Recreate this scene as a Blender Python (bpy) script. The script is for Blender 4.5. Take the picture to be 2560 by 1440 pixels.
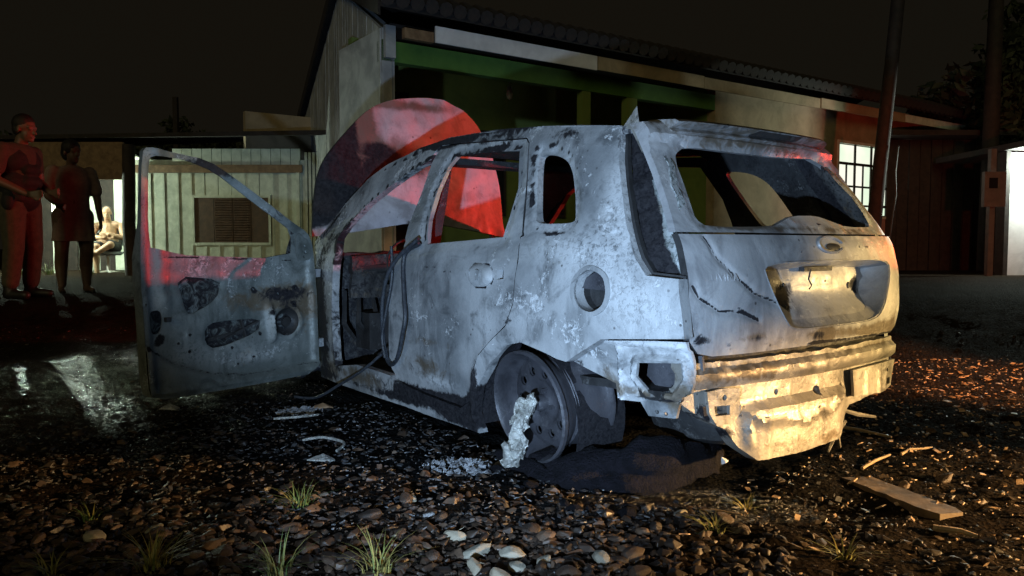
import bpy, bmesh, math, random
import numpy as np
from mathutils import Vector, Matrix, noise
from mathutils.geometry import delaunay_2d_cdt
random.seed(7); rng = np.random.default_rng(7)
for o in list(bpy.data.objects): bpy.data.objects.remove(o)
SC = bpy.context.scene
COL = SC.collection
PI = math.pi

# ------------------------------------------------------------------ camera, sky, lamps, exposure
cd = bpy.data.cameras.new('camera'); cam = bpy.data.objects.new('camera', cd); COL.objects.link(cam)
cam.location = (0, 0, .867); cam.rotation_euler = (PI/2 - .0566, 0, 0)
cd.sensor_width = 36; cd.lens = 36*1900/2560; cd.clip_end = 600; cd.clip_start = .05
SC.camera = cam
w = bpy.data.worlds.new('World'); SC.world = w; w.use_nodes = True
bg = w.node_tree.nodes['Background']
bg.inputs[0].default_value = (.0078, .0064, .0042, 1); bg.inputs[1].default_value = .85   # clouded night sky lit by the town
SC.view_settings.view_transform = 'Standard'; SC.view_settings.look = 'None'
SC.view_settings.exposure = 0; SC.view_settings.gamma = 1
SC.render.engine = 'CYCLES'
SC.cycles.use_denoising = True
SC.cycles.max_bounces = 6

def lamp(name, kind, loc, target, power, colr, radius=.03, size=60, blend=.5):
    l = bpy.data.lights.new(name, kind); o = bpy.data.objects.new(name, l); COL.objects.link(o)
    o.location = loc; l.energy = power; l.color = colr; l.shadow_soft_size = radius
    if kind == 'SPOT':
        l.spot_size = math.radians(size); l.spot_blend = blend
        o.rotation_euler = (Vector(target) - Vector(loc)).to_track_quat('-Z', 'Y').to_euler()
    return o
# a torch held low beside the camera, a vehicle's headlamp to the right, a beacon on the far side of the car
lamp('torch_light', 'SPOT', (-.34, .1, .42), (-.10, 3.1, 1.06), 700, (.47, .695, 1), .025, 60, .6)
lamp('headlamp_light', 'SPOT', (4.73, 2.34, .78), (1.55, 3.28, .66), 900, (1, .66, .24), .05, 20, .9)
lamp('headlamp_low_light', 'SPOT', (5.1, 1.6, .72), (2.7, 2.25, 0), 3400, (1, .60, .24), .05, 30, .7)
lamp('ground_fill_spot', 'SPOT', (5.4, 2.7, .75), (3.6, 4.4, 0), 2300, (1, .42, .16), .05, 40, .8)  # reddish spot added to brighten the ground right of the car
lamp('beacon_light', 'SPOT', (5.7, 6.7, 1.10), (-1.5, 5.12, 1.45), 2200, (1, .035, .02), .05, 42, .55)
lamp('spoiler_accent_spot', 'SPOT', (5.66, 4.27, 1.36), (1.47, 3.42, 1.30), 330, (1, .06, .015), .04, 5, .6)  # narrow red spot added for the streak on the spoiler tip
lamp('beacon_corner_light', 'SPOT', (5.7, 6.7, 1.36), (1.68, 3.36, .98), 420, (1, .10, .02), .04, 5, .7)
lamp('beacon_wall_light', 'SPOT', (5.7, 6.7, 1.36), (7.3, 15.4, 1.9), 330, (1, .10, .045), .05, 46, .6)
# weak warm fill sun behind the camera, added to lift the dim walls
sl = bpy.data.lights.new('fill_sun', 'SUN'); so_ = bpy.data.objects.new('fill_sun', sl); COL.objects.link(so_)
sl.energy = .32; sl.color = (1, .88, .46); sl.angle = math.radians(25); so_.rotation_euler = (math.radians(74), 0, math.radians(-12))

# ------------------------------------------------------------------ mesh helpers
def prop(o, label=None, cat=None, group=None, kind=None):
    if label: o['label'] = label
    if cat: o['category'] = cat
    if group: o['group'] = group
    if kind: o['kind'] = kind
    return o
def empty(name, loc=(0,0,0), rz=0, **k):
    o = bpy.data.objects.new(name, None); COL.objects.link(o); o.location = loc; o.rotation_euler = (0,0,rz)
    o.empty_display_size = .1
    return prop(o, **k)
def link(name, me, mats, parent=None, **k):
    o = bpy.data.objects.new(name, me); COL.objects.link(o)
    for m in (mats if isinstance(mats, (list, tuple)) else [mats]):
        if m and m.name not in [x.name for x in me.materials if x]: me.materials.append(m)
    if parent: o.parent = parent
    return prop(o, **k)
class MB:
    def __init__(s): s.v = []; s.f = []; s.m = []
    def add(s, vs, fs, mi=0):
        b = len(s.v); s.v += [tuple(map(float, v)) for v in vs]; s.f += [tuple(b+i for i in f) for f in fs]; s.m += [mi]*len(fs)
    def box(s, x0, x1, y0, y1, z0, z1, T=None, mi=0):
        vs = [(x,y,z) for x in (x0,x1) for y in (y0,y1) for z in (z0,z1)]
        if T: vs = [T(*v) for v in vs]
        s.add(vs, [(0,1,3,2),(4,6,7,5),(0,4,5,1),(2,3,7,6),(0,2,6,4),(1,5,7,3)], mi)
    def bar(s, a, b, w, h=None, up=(0,0,1)):
        h = h or w; a, b = Vector(a), Vector(b); d = (b-a).normalized(); u = Vector(up)
        if abs(d.dot(u)) > .98: u = Vector((1,0,0))
        r = d.cross(u).normalized(); u = r.cross(d)
        vs = [p + r*sx*w/2 + u*sz*h/2 for p in (a,b) for sx in (-1,1) for sz in (-1,1)]
        s.add(vs, [(0,1,3,2),(4,6,7,5),(0,4,5,1),(2,3,7,6),(0,2,6,4),(1,5,7,3)])
    def tube(s, pts, rad, n=8, caps=True):
        pts = [Vector(p) for p in pts]; k = len(pts)
        rs = rad if isinstance(rad, (list, tuple)) else [rad]*k
        base = len(s.v); prev = None
        for i, p in enumerate(pts):
            d = (pts[min(i+1,k-1)] - pts[max(i-1,0)]).normalized()
            if prev is None:
                u = Vector((0,0,1)) if abs(d.z) < .9 else Vector((1,0,0))
            else: u = prev
            r = d.cross(u).normalized(); u = r.cross(d).normalized(); prev = u
            for j in range(n):
                a = 2*PI*j/n; s.v.append(tuple(p + (r*math.cos(a) + u*math.sin(a))*rs[i]))
        for i in range(k-1):
            for j in range(n):
                a = base+i*n+j; b = base+i*n+(j+1)%n
                s.f.append((a, b, b+n, a+n)); s.m.append(0)
        if caps:
            s.f.append(tuple(base+j for j in range(n))[::-1]); s.m.append(0)
            s.f.append(tuple(base+(k-1)*n+j for j in range(n))); s.m.append(0)
    def lathe(s, prof, c, ax, n=32, close=False):
        c = Vector(c); ax = Vector(ax).normalized(); u = ax.orthogonal().normalized(); v = ax.cross(u); b = len(s.v)
        for (r, h) in prof:
            for j in range(n):
                a = 2*PI*j/n; s.v.append(tuple(c + ax*h + (u*math.cos(a) + v*math.sin(a))*r))
        for i in range(len(prof)-1):
            for j in range(n):
                p = b+i*n+j; q = b+i*n+(j+1)%n
                s.f.append((p, q, q+n, p+n)); s.m.append(0)
    def ball(s, c, r, seg=12, rings=8, sc=(1,1,1), R=None):
        b = len(s.v); c = Vector(c)
        for i in range(rings+1):
            for j in range(seg):
                t = PI*i/rings; a = 2*PI*j/seg
                p = Vector((math.sin(t)*math.cos(a)*r*sc[0], math.sin(t)*math.sin(a)*r*sc[1], math.cos(t)*r*sc[2]))
                if R: p = R @ p
                s.v.append(tuple(c+p))
        for i in range(rings):
            for j in range(seg):
                p = b+i*seg+j; q = b+i*seg+(j+1)%seg
                s.f.append((p, p+seg, q+seg, q)); s.m.append(0)
    def cap(s, a, ra, b, rb, n=14, k=5):          # tapered capsule, a closed volume
        a, b = Vector(a), Vector(b); d = b-a; L = d.length or 1e-6; d = d/L
        prof = [(ra*math.sin(PI/2*i/k)+1e-4, -ra*math.cos(PI/2*i/k)) for i in range(k+1)]
        prof += [(rb*math.cos(PI/2*i/k)+1e-4, L+rb*math.sin(PI/2*i/k)) for i in range(k+1)]
        b0 = len(s.v); s.lathe(prof, a, d, n)
        s.f.append(tuple(b0+j for j in range(n))[::-1]); s.m.append(0)
        s.f.append(tuple(b0+(len(prof)-1)*n+j for j in range(n))); s.m.append(0)
    def mesh(s, name, smooth=None):
        me = bpy.data.meshes.new(name); me.from_pydata(s.v, [], s.f)
        if any(s.m): me.polygons.foreach_set('material_index', s.m)
        bm = bmesh.new(); bm.from_mesh(me); bmesh.ops.recalc_face_normals(bm, faces=bm.faces); bm.to_mesh(me); bm.free()
        if smooth is not None:
            me.polygons.foreach_set('use_smooth', [True]*len(me.polygons)); me.set_sharp_from_angle(angle=math.radians(smooth))
        me.update(); return me
    def build(s, name, mats, parent=None, smooth=None, **k): return link(name, s.mesh(name, smooth), mats, parent, **k)

def sm(a, b, x):
    t = np.clip((np.asarray(x, float)-a)/(b-a), 0, 1); return t*t*(3-2*t)
def resample(loop, sp, closed=True):
    out = []; n = len(loop)
    for i in range(n if closed else n-1):
        a = np.array(loop[i]); b = np.array(loop[(i+1) % n]); k = max(1, int(round(np.linalg.norm(b-a)/sp)))
        for j in range(k): out.append(tuple(a+(b-a)*j/k))
    if not closed: out.append(tuple(loop[-1]))
    return out
def chaikin(l, it=2, closed=True):
    for _ in range(it):
        o = [] if closed else [l[0]]
        n = len(l)
        for i in range(n if closed else n-1):
            a = np.array(l[i]); b = np.array(l[(i+1) % n]); o += [tuple(.78*a+.22*b), tuple(.22*a+.78*b)]
        if not closed: o.append(l[-1])
        l = o
    return l
def inpoly(P, loop):
    x, y = P[:,0], P[:,1]; r = np.zeros(len(P), bool); n = len(loop)
    for i in range(n):
        x0, y0 = loop[i]; x1, y1 = loop[(i+1) % n]
        if y0 == y1: continue
        c = ((y0 > y) != (y1 > y)) & (x < (x1-x0)*(y-y0)/(y1-y0)+x0); r ^= c
    return r
def segdist(P, loop, closed=True):
    d = np.full(len(P), 1e9); n = len(loop)
    for i in range(n if closed else n-1):
        a = np.array(loop[i]); b = np.array(loop[(i+1) % n]); ab = b-a; L = (ab*ab).sum()+1e-12
        t = np.clip(((P-a)@ab)/L, 0, 1); q = a+t[:,None]*ab; d = np.minimum(d, np.hypot(*(P-q).T))
    return d
def sd1(u, v, loop, closed=True):
    best = 1e9; n = len(loop)
    for i in range(n if closed else n-1):
        ax, ay = loop[i]; bx, by = loop[(i+1) % n]; dx, dy = bx-ax, by-ay; t = ((u-ax)*dx+(v-ay)*dy)/(dx*dx+dy*dy+1e-12); t = 0 if t < 0 else 1 if t > 1 else t
        q = (u-ax-t*dx)**2+(v-ay-t*dy)**2
        if q < best: best = q
    return math.sqrt(best)
def in1(u, v, loop):
    r = False; n = len(loop)
    for i in range(n):
        x0, y0 = loop[i]; x1, y1 = loop[(i+1) % n]
        if (y0 > v) != (y1 > v) and u < (x1-x0)*(v-y0)/(y1-y0)+x0: r = not r
    return r
def tess(outer, holes, sp):
    loops = [resample(outer, sp)] + [resample(h, sp*.8) for h in holes]
    vs, es = [], []
    for l in loops:
        b = len(vs); vs += l; es += [(b+i, b+(i+1) % len(l)) for i in range(len(l))]
    A = np.array(loops[0]); lo, hi = A.min(0), A.max(0)
    gx, gy = np.meshgrid(np.arange(lo[0], hi[0], sp), np.arange(lo[1], hi[1], sp)); gx[1::2] += sp/2
    G = np.stack([gx.ravel(), gy.ravel()], 1) + rng.uniform(-.12, .12, (gx.size, 2))*sp
    k = inpoly(G, loops[0])
    for h in loops[1:]: k &= ~inpoly(G, h)
    G = G[k]
    if len(G):
        for l in loops: G = G[segdist(G, l) > sp*.55]
    vs = vs + [tuple(g) for g in G]
    V, E, Fc, *_ = delaunay_2d_cdt([Vector(v) for v in vs], es, [], 0, 1e-5)
    V = np.array([tuple(v) for v in V]); T = np.array([tuple(f) for f in Fc])
    cen = V[T].mean(1); k = inpoly(cen, loops[0])
    for h in loops[1:]: k &= ~inpoly(cen, h)
    return V, T[k]
def panel(name, outer, holes, fmap, mats, parent=None, sp=.02, th=.02, burn=None, smooth=40, rim_mat=0, outer_rim=None, **k):
    """sheet-metal panel: outline + holes in 2-D, laid on a curved surface fmap(u,v,depth), th thick; mats[0] outside, mats[1] inside"""
    V, T = tess(outer, holes, sp); n = len(V)
    Pf = np.array([fmap(u, v, 0.) for u, v in V]); Pb = np.array([fmap(u, v, th) for u, v in V])
    cnt = {}
    for t in T:
        for a, b in ((t[0],t[1]),(t[1],t[2]),(t[2],t[0])): cnt[(a,b)] = 1
    faces = [tuple(int(i) for i in t) for t in T]; mi = [0]*len(faces)
    faces += [tuple(int(i)+n for i in t[::-1]) for t in T]; mi += [min(1, (len(mats) if isinstance(mats, list) else 1)-1)]*len(T)
    OL = resample(outer, sp)
    for (a, b) in cnt:
        if (b, a) not in cnt and outer_rim is not None and segdist(((V[a]+V[b])/2)[None], OL)[0] < 1e-4: faces.append((int(a), int(a)+n, int(b)+n, int(b))); mi.append(outer_rim)
        elif (b, a) not in cnt: faces.append((int(a), int(a)+n, int(b)+n, int(b))); mi.append(rim_mat)
    me = bpy.data.meshes.new(name); me.from_pydata(np.vstack([Pf, Pb]).tolist(), [], faces)
    me.polygons.foreach_set('material_index', mi)
    bm = bmesh.new(); bm.from_mesh(me); bmesh.ops.recalc_face_normals(bm, faces=bm.faces)
    bmesh.ops.delete(bm, geom=[v for v in bm.verts if not v.link_faces], context='VERTS'); bm.to_mesh(me); bm.free()
    me.polygons.foreach_set('use_smooth', [True]*len(me.polygons)); me.set_sharp_from_angle(angle=math.radians(smooth))
    o = link(name, me, None, parent, **k)
    for m in (mats if isinstance(mats, list) else [mats]): me.materials.append(m)
    if burn: paint(o, burn)
    return o
def paint(o, fn):
    """per-point marks: r soot and dark lines drawn in creases, g scorch, b ash"""
    me = o.data; n = len(me.vertices); co = np.empty(n*3); me.vertices.foreach_get('co', co); co = co.reshape(-1, 3)
    c = np.zeros((n, 4)); c[:,3] = 1; r = fn(co)
    for i in range(3): c[:,i] = np.clip(r[i], 0, 1)
    a = me.color_attributes.new('burn', 'FLOAT_COLOR', 'POINT'); a.data.foreach_set('color', c.ravel())
def blobs(x, y, L):
    r = np.zeros(len(x))
    for (cx, cy, rx, ry, a) in L: r = r + a*np.exp(-(((x-cx)/rx)**2+((y-cy)/ry)**2))
    return r
def lines(x, y, L):
    P = np.stack([x, y], 1); r = np.zeros(len(x))
    for (pts, wd, a) in L: r = r + a*np.exp(-(segdist(P, pts, False)/wd)**2)
    return r

# ------------------------------------------------------------------ materials
class NT:
    def __init__(s, name):
        s.m = bpy.data.materials.new(name); s.m.use_nodes = True; s.t = s.m.node_tree; s.n = s.t.nodes
        s.b = s.n['Principled BSDF']; s.co = s.n.new('ShaderNodeTexCoord').outputs['Object']
    def put(s, sock, v):
        if isinstance(v, bpy.types.NodeSocket): s.t.links.new(v, sock)
        elif isinstance(v, (tuple, list)) and len(v) == 3 and len(sock.default_value) == 4: sock.default_value = (*v, 1)
        else: sock.default_value = v
    def noise(s, scale, det=5, rough=.6, dist=0, co=None, out=0, sc3=None):
        n = s.n.new('ShaderNodeTexNoise'); n.inputs['Scale'].default_value = scale; n.inputs['Detail'].default_value = det
        n.inputs['Roughness'].default_value = rough; n.inputs['Distortion'].default_value = dist
        c = co or s.co
        if sc3:
            mp = s.n.new('ShaderNodeMapping'); mp.inputs['Scale'].default_value = sc3; s.t.links.new(c, mp.inputs['Vector']); c = mp.outputs[0]
        s.t.links.new(c, n.inputs['Vector']); return n.outputs[out]
    def voro(s, scale, feat='F1', out='Distance', rnd=1):
        n = s.n.new('ShaderNodeTexVoronoi'); n.feature = feat; n.inputs['Scale'].default_value = scale; n.inputs['Randomness'].default_value = rnd
        s.t.links.new(s.co, n.inputs['Vector']); return n.outputs[out]
    def ramp(s, f, a, b, lo=0, hi=1):
        n = s.n.new('ShaderNodeMapRange'); n.interpolation_type = 'SMOOTHSTEP'
        for i, v in zip((1,2,3,4), (a, b, lo, hi)): n.inputs[i].default_value = v
        s.put(n.inputs[0], f); return n.outputs[0]
    def math(s, op, a, b=0, clamp=False):
        n = s.n.new('ShaderNodeMath'); n.operation = op; n.use_clamp = clamp; s.put(n.inputs[0], a); s.put(n.inputs[1], b); return n.outputs[0]
    def mix(s, f, a, b):
        n = s.n.new('ShaderNodeMix'); n.data_type = 'RGBA'; s.put(n.inputs[0], f); s.put(n.inputs[6], a); s.put(n.inputs[7], b); return n.outputs[2]
    def attr(s, name):
        n = s.n.new('ShaderNodeAttribute'); n.attribute_name = name; return n.outputs['Color']
    def rgb(s, c):
        n = s.n.new('ShaderNodeSeparateColor'); s.put(n.inputs[0], c); return n.outputs
    def bump(s, h, st=.3, dist=.01, nrm=None):
        n = s.n.new('ShaderNodeBump'); n.inputs['Strength'].default_value = st; n.inputs['Distance'].default_value = dist
        s.put(n.inputs['Height'], h)
        if nrm: s.put(n.inputs['Normal'], nrm)
        return n.outputs[0]
    def fin(s, col=None, rough=None, metal=None, nrm=None, spec=None, **k):
        B = s.b.inputs
        if col is not None: s.put(B['Base Color'], col)
        if rough is not None: s.put(B['Roughness'], rough)
        if metal is not None: s.put(B['Metallic'], metal)
        if nrm is not None: s.put(B['Normal'], nrm)
        if spec is not None: s.put(B['Specular IOR Level'], spec)
        return s.m

def burnt(name, dark, mid, light, ash, scale=1., flake=.5, rough=(.42,.75), metal=.25, wrinkle=0., soft=0.):
    """sheet metal after a fire: bare grey steel, ash film, flaked paint, soot and scorch where 'burn' says"""
    s = NT(name); r, g, b = s.rgb(s.attr('burn'))[:3]
    r, g, b = s.rgb(s.attr('burn'))[:3]
    big = s.noise(1.9*scale, 5, .58, .7); med = s.noise(11*scale, 7, .68, 1.1); fine = s.noise(55*scale, 6, .7, .5)
    zone = s.noise(2.7*scale, 4, .6, 1.0); sprk = s.math('ADD', s.noise(30*scale, 9, .78, 1.0), s.ramp(zone, .42, .66, -.14, .05))
    c = s.mix(s.ramp(big, .36, .62), mid, light)
    c = s.mix(s.ramp(s.noise(5.5*scale, 6, .65, .8), .49, .68, 0, .70), c, dark)
    c = s.mix(s.math('MULTIPLY', s.ramp(med, .56, .62), s.ramp(zone, .52, .60)), c, s.mix(.6, c, dark))
    streak = s.noise(7*scale, 6, .66, .5, sc3=(1, 1, .16))
    c = s.mix(s.math('MULTIPLY', s.ramp(streak, .52, .66), .45), c, dark)
    c = s.mix(s.math('MULTIPLY', s.ramp(s.noise(8*scale, 6, .7, .6, sc3=(1, 1, .2)), .56, .66), .4), c, light)
    c = s.mix(s.ramp(fine, .35, .75, 0, .25), c, dark)
    fl = s.math('ADD', s.ramp(sprk, .53, .58), s.math('MULTIPLY', b, .9), True)
    flm = s.math('MULTIPLY', s.math('MULTIPLY', fl, s.ramp(fine, .38, .52)), flake, True)
    c = s.mix(flm, c, ash)
    spots = s.math('MULTIPLY', s.ramp(s.voro(24*scale), .16, .07), s.ramp(s.noise(5*scale, 2), .53, .62))
    c = s.mix(s.math('MULTIPLY', spots, .8), c, (.035,.03,.028))
    gm = s.ramp(s.math('ADD', g, s.math('MULTIPLY', s.math('SUBTRACT', med, .5), 1.1)), .30-soft, .62+soft)
    c = s.mix(s.math('MULTIPLY', gm, .85), c, (.085,.062,.036))
    rm = s.ramp(s.math('ADD', r, s.math('MULTIPLY', s.math('SUBTRACT', s.noise(14*scale, 8, .7, 1.4), .5), .9)), .40-soft*.6, .60+soft*.6)
    c = s.mix(rm, c, s.mix(s.ramp(fine, .3, .7), (.006,.006,.008), (.024,.023,.026)))
    ro = s.ramp(fine, .3, .7, *rough); ro = s.math('ADD', ro, s.math('MULTIPLY', flm, .2), True)
    h = s.math('ADD', s.math('MULTIPLY', flm, .5), s.math('MULTIPLY', fine, .35)); h = s.math('ADD', h, s.math('MULTIPLY', rm, s.noise(34, 6, .7)))
    nr = s.bump(h, .55, .006)
    nr = s.bump(s.noise(4.2*scale, 3, .5, .3), .35, .02 + wrinkle, nr)
    return s.fin(c, s.math('ADD', ro, s.math('MULTIPLY', rm, .2), True), s.math('MULTIPLY', s.math('SUBTRACT', 1, rm), metal), nr, s.math('SUBTRACT', .5, s.math('MULTIPLY', rm, .36)))
M = {}
M['side'] = burnt('burnt_side_metal', (.05,.055,.06), (.19,.20,.21), (.40,.41,.42), (.70,.72,.74), 1., .6)
M['hatch'] = burnt('burnt_hatch_metal', (.15,.15,.16), (.32,.325,.335), (.43,.43,.44), (.66,.66,.66), .9, .42, (.36,.55), .35, .02)
M['door'] = burnt('burnt_door_metal', (.035,.042,.04), (.10,.115,.11), (.19,.21,.205), (.50,.52,.53), 1.2, .55, (.4,.7), .2)
M['hoodm'] = burnt('burnt_hood_metal', (.22,.19,.19), (.38,.35,.37), (.47,.44,.46), (.56,.53,.54), .7, .15, (.5,.7), .1, .0, .22)
M['inner'] = burnt('sooty_inner_metal', (.006,.006,.007), (.014,.0135,.014), (.028,.028,.029), (.16,.16,.16), 1.5, .35, (.45,.8), .1)
M['beam'] = burnt('burnt_beam_metal', (.07,.065,.055), (.20,.19,.17), (.33,.315,.285), (.52,.51,.48), 1.3, .4, (.3,.55), .45, .01)
M['rim'] = burnt('blackened_rim_steel', (.018,.018,.022), (.040,.040,.048), (.065,.065,.075), (.16,.16,.17), 1.2, .25, (.35,.6), .3)
def simple(name, c1, c2, scale=8, rough=.7, bump=.2, metal=0, spec=None, det=6, dist=.01):
    s = NT(name); n = s.noise(scale, det, .65, .4)
    return s.fin(s.mix(s.ramp(n, .3, .7), c1, c2), rough, metal, s.bump(s.noise(scale*4, 5), bump, dist), spec)
M['tyre'] = simple('charred_tyre', (.004,.004,.006), (.011,.010,.015), 24, .95, 1.0, 0, .15, 8, .03)
M['rubber'] = simple('charred_rubber', (.012,.014,.018), (.035,.04,.05), 60, .45, .3)
M['alu'] = simple('melted_aluminium', (.30,.30,.28), (.62,.62,.58), 18, .4, .9, .55, dist=.02)
M['ash'] = simple('grey_ash', (.10,.10,.11), (.42,.43,.45), 40, .85, .9, dist=.02)
def emit(name, c, st):
    s = NT(name); s.put(s.b.inputs['Emission Color'], c); s.b.inputs['Emission Strength'].default_value = st; return s.fin((.8,.8,.8), .5)
# ---- outlines measured for this scene, in metres (car frame: side x,z; tailgate y,z; bonnet y,s; door s,z)
FOPEN = [(1.917, 0.215), (1.903, 0.378), (1.88, 0.555), (1.873, 0.78), (1.875, 0.822), (1.914, 0.903), (1.867, 0.968), (1.685, 1.096), (1.494, 1.183), (1.292, 1.26), (1.132, 1.302), (1.099, 1.117), (1.106, 0.968), (1.063, 0.836), (1.112, 0.826), (1.136, 0.724), (1.155, 0.633), (1.171, 0.519), (1.192, 0.403), (1.204, 0.286), (1.593, 0.221), (1.906, 0.157)]
ROOFL = [(2.328, 0.888), (2.201, 0.954), (2.028, 1.111), (1.832, 1.249), (1.619, 1.323), (1.321, 1.383), (1.021, 1.407), (0.615, 1.398), (0.262, 1.369), (0.009, 1.34), (-0.216, 1.31)]
RDOOR = [(1.112, 0.826), (1.063, 0.836), (1.106, 0.968), (1.099, 1.117), (1.115, 1.279), (1.092, 1.376), (0.846, 1.363), (0.34, 1.328), (0.305, 1.302), (0.201, 1.096), (0.115, 0.904), (0.126, 0.896), (0.102, 0.802), (0.107, 0.638), (0.155, 0.546), (0.258, 0.47), (0.353, 0.402), (0.41, 0.317), (0.441, 0.199), (0.544, 0.146), (0.861, 0.158), (1.161, 0.182), (1.204, 0.286), (1.192, 0.403), (1.171, 0.519), (1.155, 0.633), (1.136, 0.724)]
RWIN = [(0.369, 1.272), (0.531, 1.287), (0.892, 1.3), (0.94, 1.248), (0.952, 1.125), (0.927, 0.987), (0.863, 0.871), (0.261, 0.899), (0.265, 0.986), (0.282, 1.104)]
QWIN = [(0.219, 1.243), (0.079, 1.223), (0.002, 1.188), (-0.051, 1.132), (-0.142, 0.962), (-0.122, 0.947), (0.05, 0.948), (0.084, 0.968), (0.193, 1.17)]
QFR = [(0.28, 1.293), (0.092, 1.265), (-0.027, 1.207), (-0.073, 1.149), (-0.173, 0.955), (-0.153, 0.913), (0.066, 0.906)]
LAMPL = [(-0.216, 1.31), (-0.262, 1.18), (-0.309, 1.084), (-0.383, 0.95), (-0.462, 0.82), (-0.512, 0.766), (-0.632, 0.761)]
ARCH = [(0.423, 0.096), (0.439, 0.139), (0.402, 0.258), (0.292, 0.374), (0.144, 0.472), (0.046, 0.493), (-0.066, 0.467), (-0.143, 0.448), (-0.187, 0.443)]
FUEL = [(-0.282, 0.786), (-0.351, 0.76), (-0.369, 0.705), (-0.355, 0.656), (-0.309, 0.629), (-0.254, 0.644), (-0.222, 0.692), (-0.23, 0.749)]
HANDLE = [(0.433, 0.769), (0.382, 0.795), (0.274, 0.781), (0.246, 0.725), (0.301, 0.693), (0.412, 0.694)]
HOLE = [(0.234, 0.766), (0.19, 0.767), (0.183, 0.732), (0.232, 0.727)]
CABLE = [(0.879, 0.896), (0.999, 0.813), (1.089, 0.714), (1.154, 0.571), (1.196, 0.405), (1.183, 0.303), (1.115, 0.27), (1.011, 0.324), (0.93, 0.45), (0.91, 0.529), (0.953, 0.641), (0.999, 0.813), (0.87, 0.871)]
HWIN = [(0.477, 1.194), (0.397, 1.23), (0.108, 1.228), (-0.224, 1.229), (-0.485, 1.244), (-0.602, 1.09), (-0.621, 0.943), (-0.351, 0.939), (-0.258, 0.965), (-0.185, 0.983), (-0.02, 0.979), (0.086, 0.951), (0.145, 0.935), (0.516, 0.928), (0.549, 0.955), (0.533, 1.007)]
PLATE = [(0.318, 0.801), (-0.063, 0.806), (-0.556, 0.807), (-0.542, 0.738), (-0.5, 0.635), (-0.43, 0.565), (-0.131, 0.561), (0.149, 0.559), (0.215, 0.614), (0.304, 0.739)]
SLOT = [(0.045, 1.304), (-0.236, 1.308), (-0.192, 1.285), (0.075, 1.283)]
DOUT = [(0.037, 0.106), (0.441, 0.09), (0.793, 0.088), (1.044, 0.09), (1.063, 0.179), (1.072, 0.498), (1.085, 0.735), (1.073, 1.047), (1.06, 1.319), (1.037, 1.349), (0.931, 1.335), (0.719, 1.31), (0.585, 1.236), (0.394, 1.117), (0.215, 0.999), (0.113, 0.943), (0.075, 0.873), (0.056, 0.659), (0.047, 0.372)]
DWIN = [(1.02, 0.822), (1.032, 0.97), (1.027, 1.147), (1.021, 1.294), (0.991, 1.31), (0.828, 1.3), (0.676, 1.251), (0.516, 1.144), (0.32, 1.019), (0.203, 0.942), (0.211, 0.785)]
DCUT1 = [(0.885, 0.709), (0.639, 0.68), (0.657, 0.606), (0.704, 0.555), (0.826, 0.5), (0.851, 0.543)]
DCUT2 = [(0.74, 0.43), (0.683, 0.458), (0.408, 0.459), (0.422, 0.381), (0.687, 0.308), (0.742, 0.346)]
DLOCK = [(1.036, 0.535), (0.982, 0.541), (0.969, 0.49), (0.985, 0.421), (1.025, 0.418), (1.041, 0.476)]
DHOLES = [(0.894, 0.361), (0.829, 0.4), (0.594, 0.309), (0.556, 0.217), (0.462, 0.246), (0.356, 0.489), (0.303, 0.588), (0.197, 0.525), (0.182, 0.617), (0.454, 0.618), (0.831, 0.313), (0.422, 0.37)]
HOOD = [(0.787, 0.003), (0.753, 0.184), (0.701, 0.475), (0.523, 0.663), (0.369, 0.829), (0.265, 0.919), (0.061, 0.977), (-0.168, 1.016), (-0.334, 1.009), (-0.465, 0.962), (-0.576, 0.866), (-0.608, 0.791), (-0.709, 0.412), (-0.686, 0.013), (0.09, 0.092), (0.35, 0.033)]
CRN = [(-0.153, 0.434), (-0.304, 0.53), (-0.525, 0.547), (-0.638, 0.552), (-0.647, 0.493), (-0.638, 0.38), (-0.601, 0.361), (-0.581, 0.288), (-0.482, 0.283), (-0.454, 0.328), (-0.346, 0.324), (-0.343, 0.377)]
VENT = [(-0.46, 0.453), (-0.598, 0.465), (-0.6, 0.429), (-0.567, 0.384), (-0.494, 0.379), (-0.454, 0.419)]
RIBS = [(0.421, 0.308), (0.307, 0.242), (0.217, 0.24), (0.12, 0.237), (0.079, 0.214), (-0.019, 0.246), (-0.095, 0.229), (-0.219, 0.301)]
RIB2 = [(0.368, 0.239), (0.359, 0.167)]
HW1 = [(0.66, 0.734), (0.634, 0.694), (0.553, 0.648), (0.459, 0.641), (0.353, 0.608)]
HW2 = [(0.574, 0.894), (0.548, 0.83), (0.473, 0.763), (0.374, 0.699), (0.261, 0.666), (0.116, 0.631), (0.014, 0.603)]
DCREASE = [(1.053, 0.351), (0.921, 0.259), (0.719, 0.183), (0.531, 0.154), (0.059, 0.166)]
# ------------------------------------------------------------------ ground
def gh(x, y):
    """rise of the yard: level round the car, about a third of a metre higher behind it"""
    x = np.asarray(x, float); y = np.asarray(y, float)
    t = .37*sm(5.7, 7.6, y + .0*x)
    return t
def fbm(x, y, sc, oct=4, seed=0.):
    return np.array([noise.fractal(Vector((a*sc+seed, b*sc-seed, seed)), .9, 2.1, oct, noise_basis='PERLIN_ORIGINAL') for a, b in zip(x.ravel(), y.ravel())]).reshape(x.shape)
def ground_z(x, y):
    x = np.atleast_1d(np.asarray(x, float)); y = np.atleast_1d(np.asarray(y, float))
    r = np.exp(-((y-2.55 + .22*(x-.9))/.07)**2)*sm(.1, .5, x)*sm(1.6, 1.0, x)          # shallow wheel rut
    return gh(x, y) + .018*fbm(x, y, 1.3, 3, 3.1) + .014*fbm(x, y, 6., 3, 9.7)*sm(9, 7, y) + .010*np.abs(fbm(x, y, 17., 3, 4.4))*sm(5, 4, y) - .022*r - .014
s = NT('wet_soil')
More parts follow.
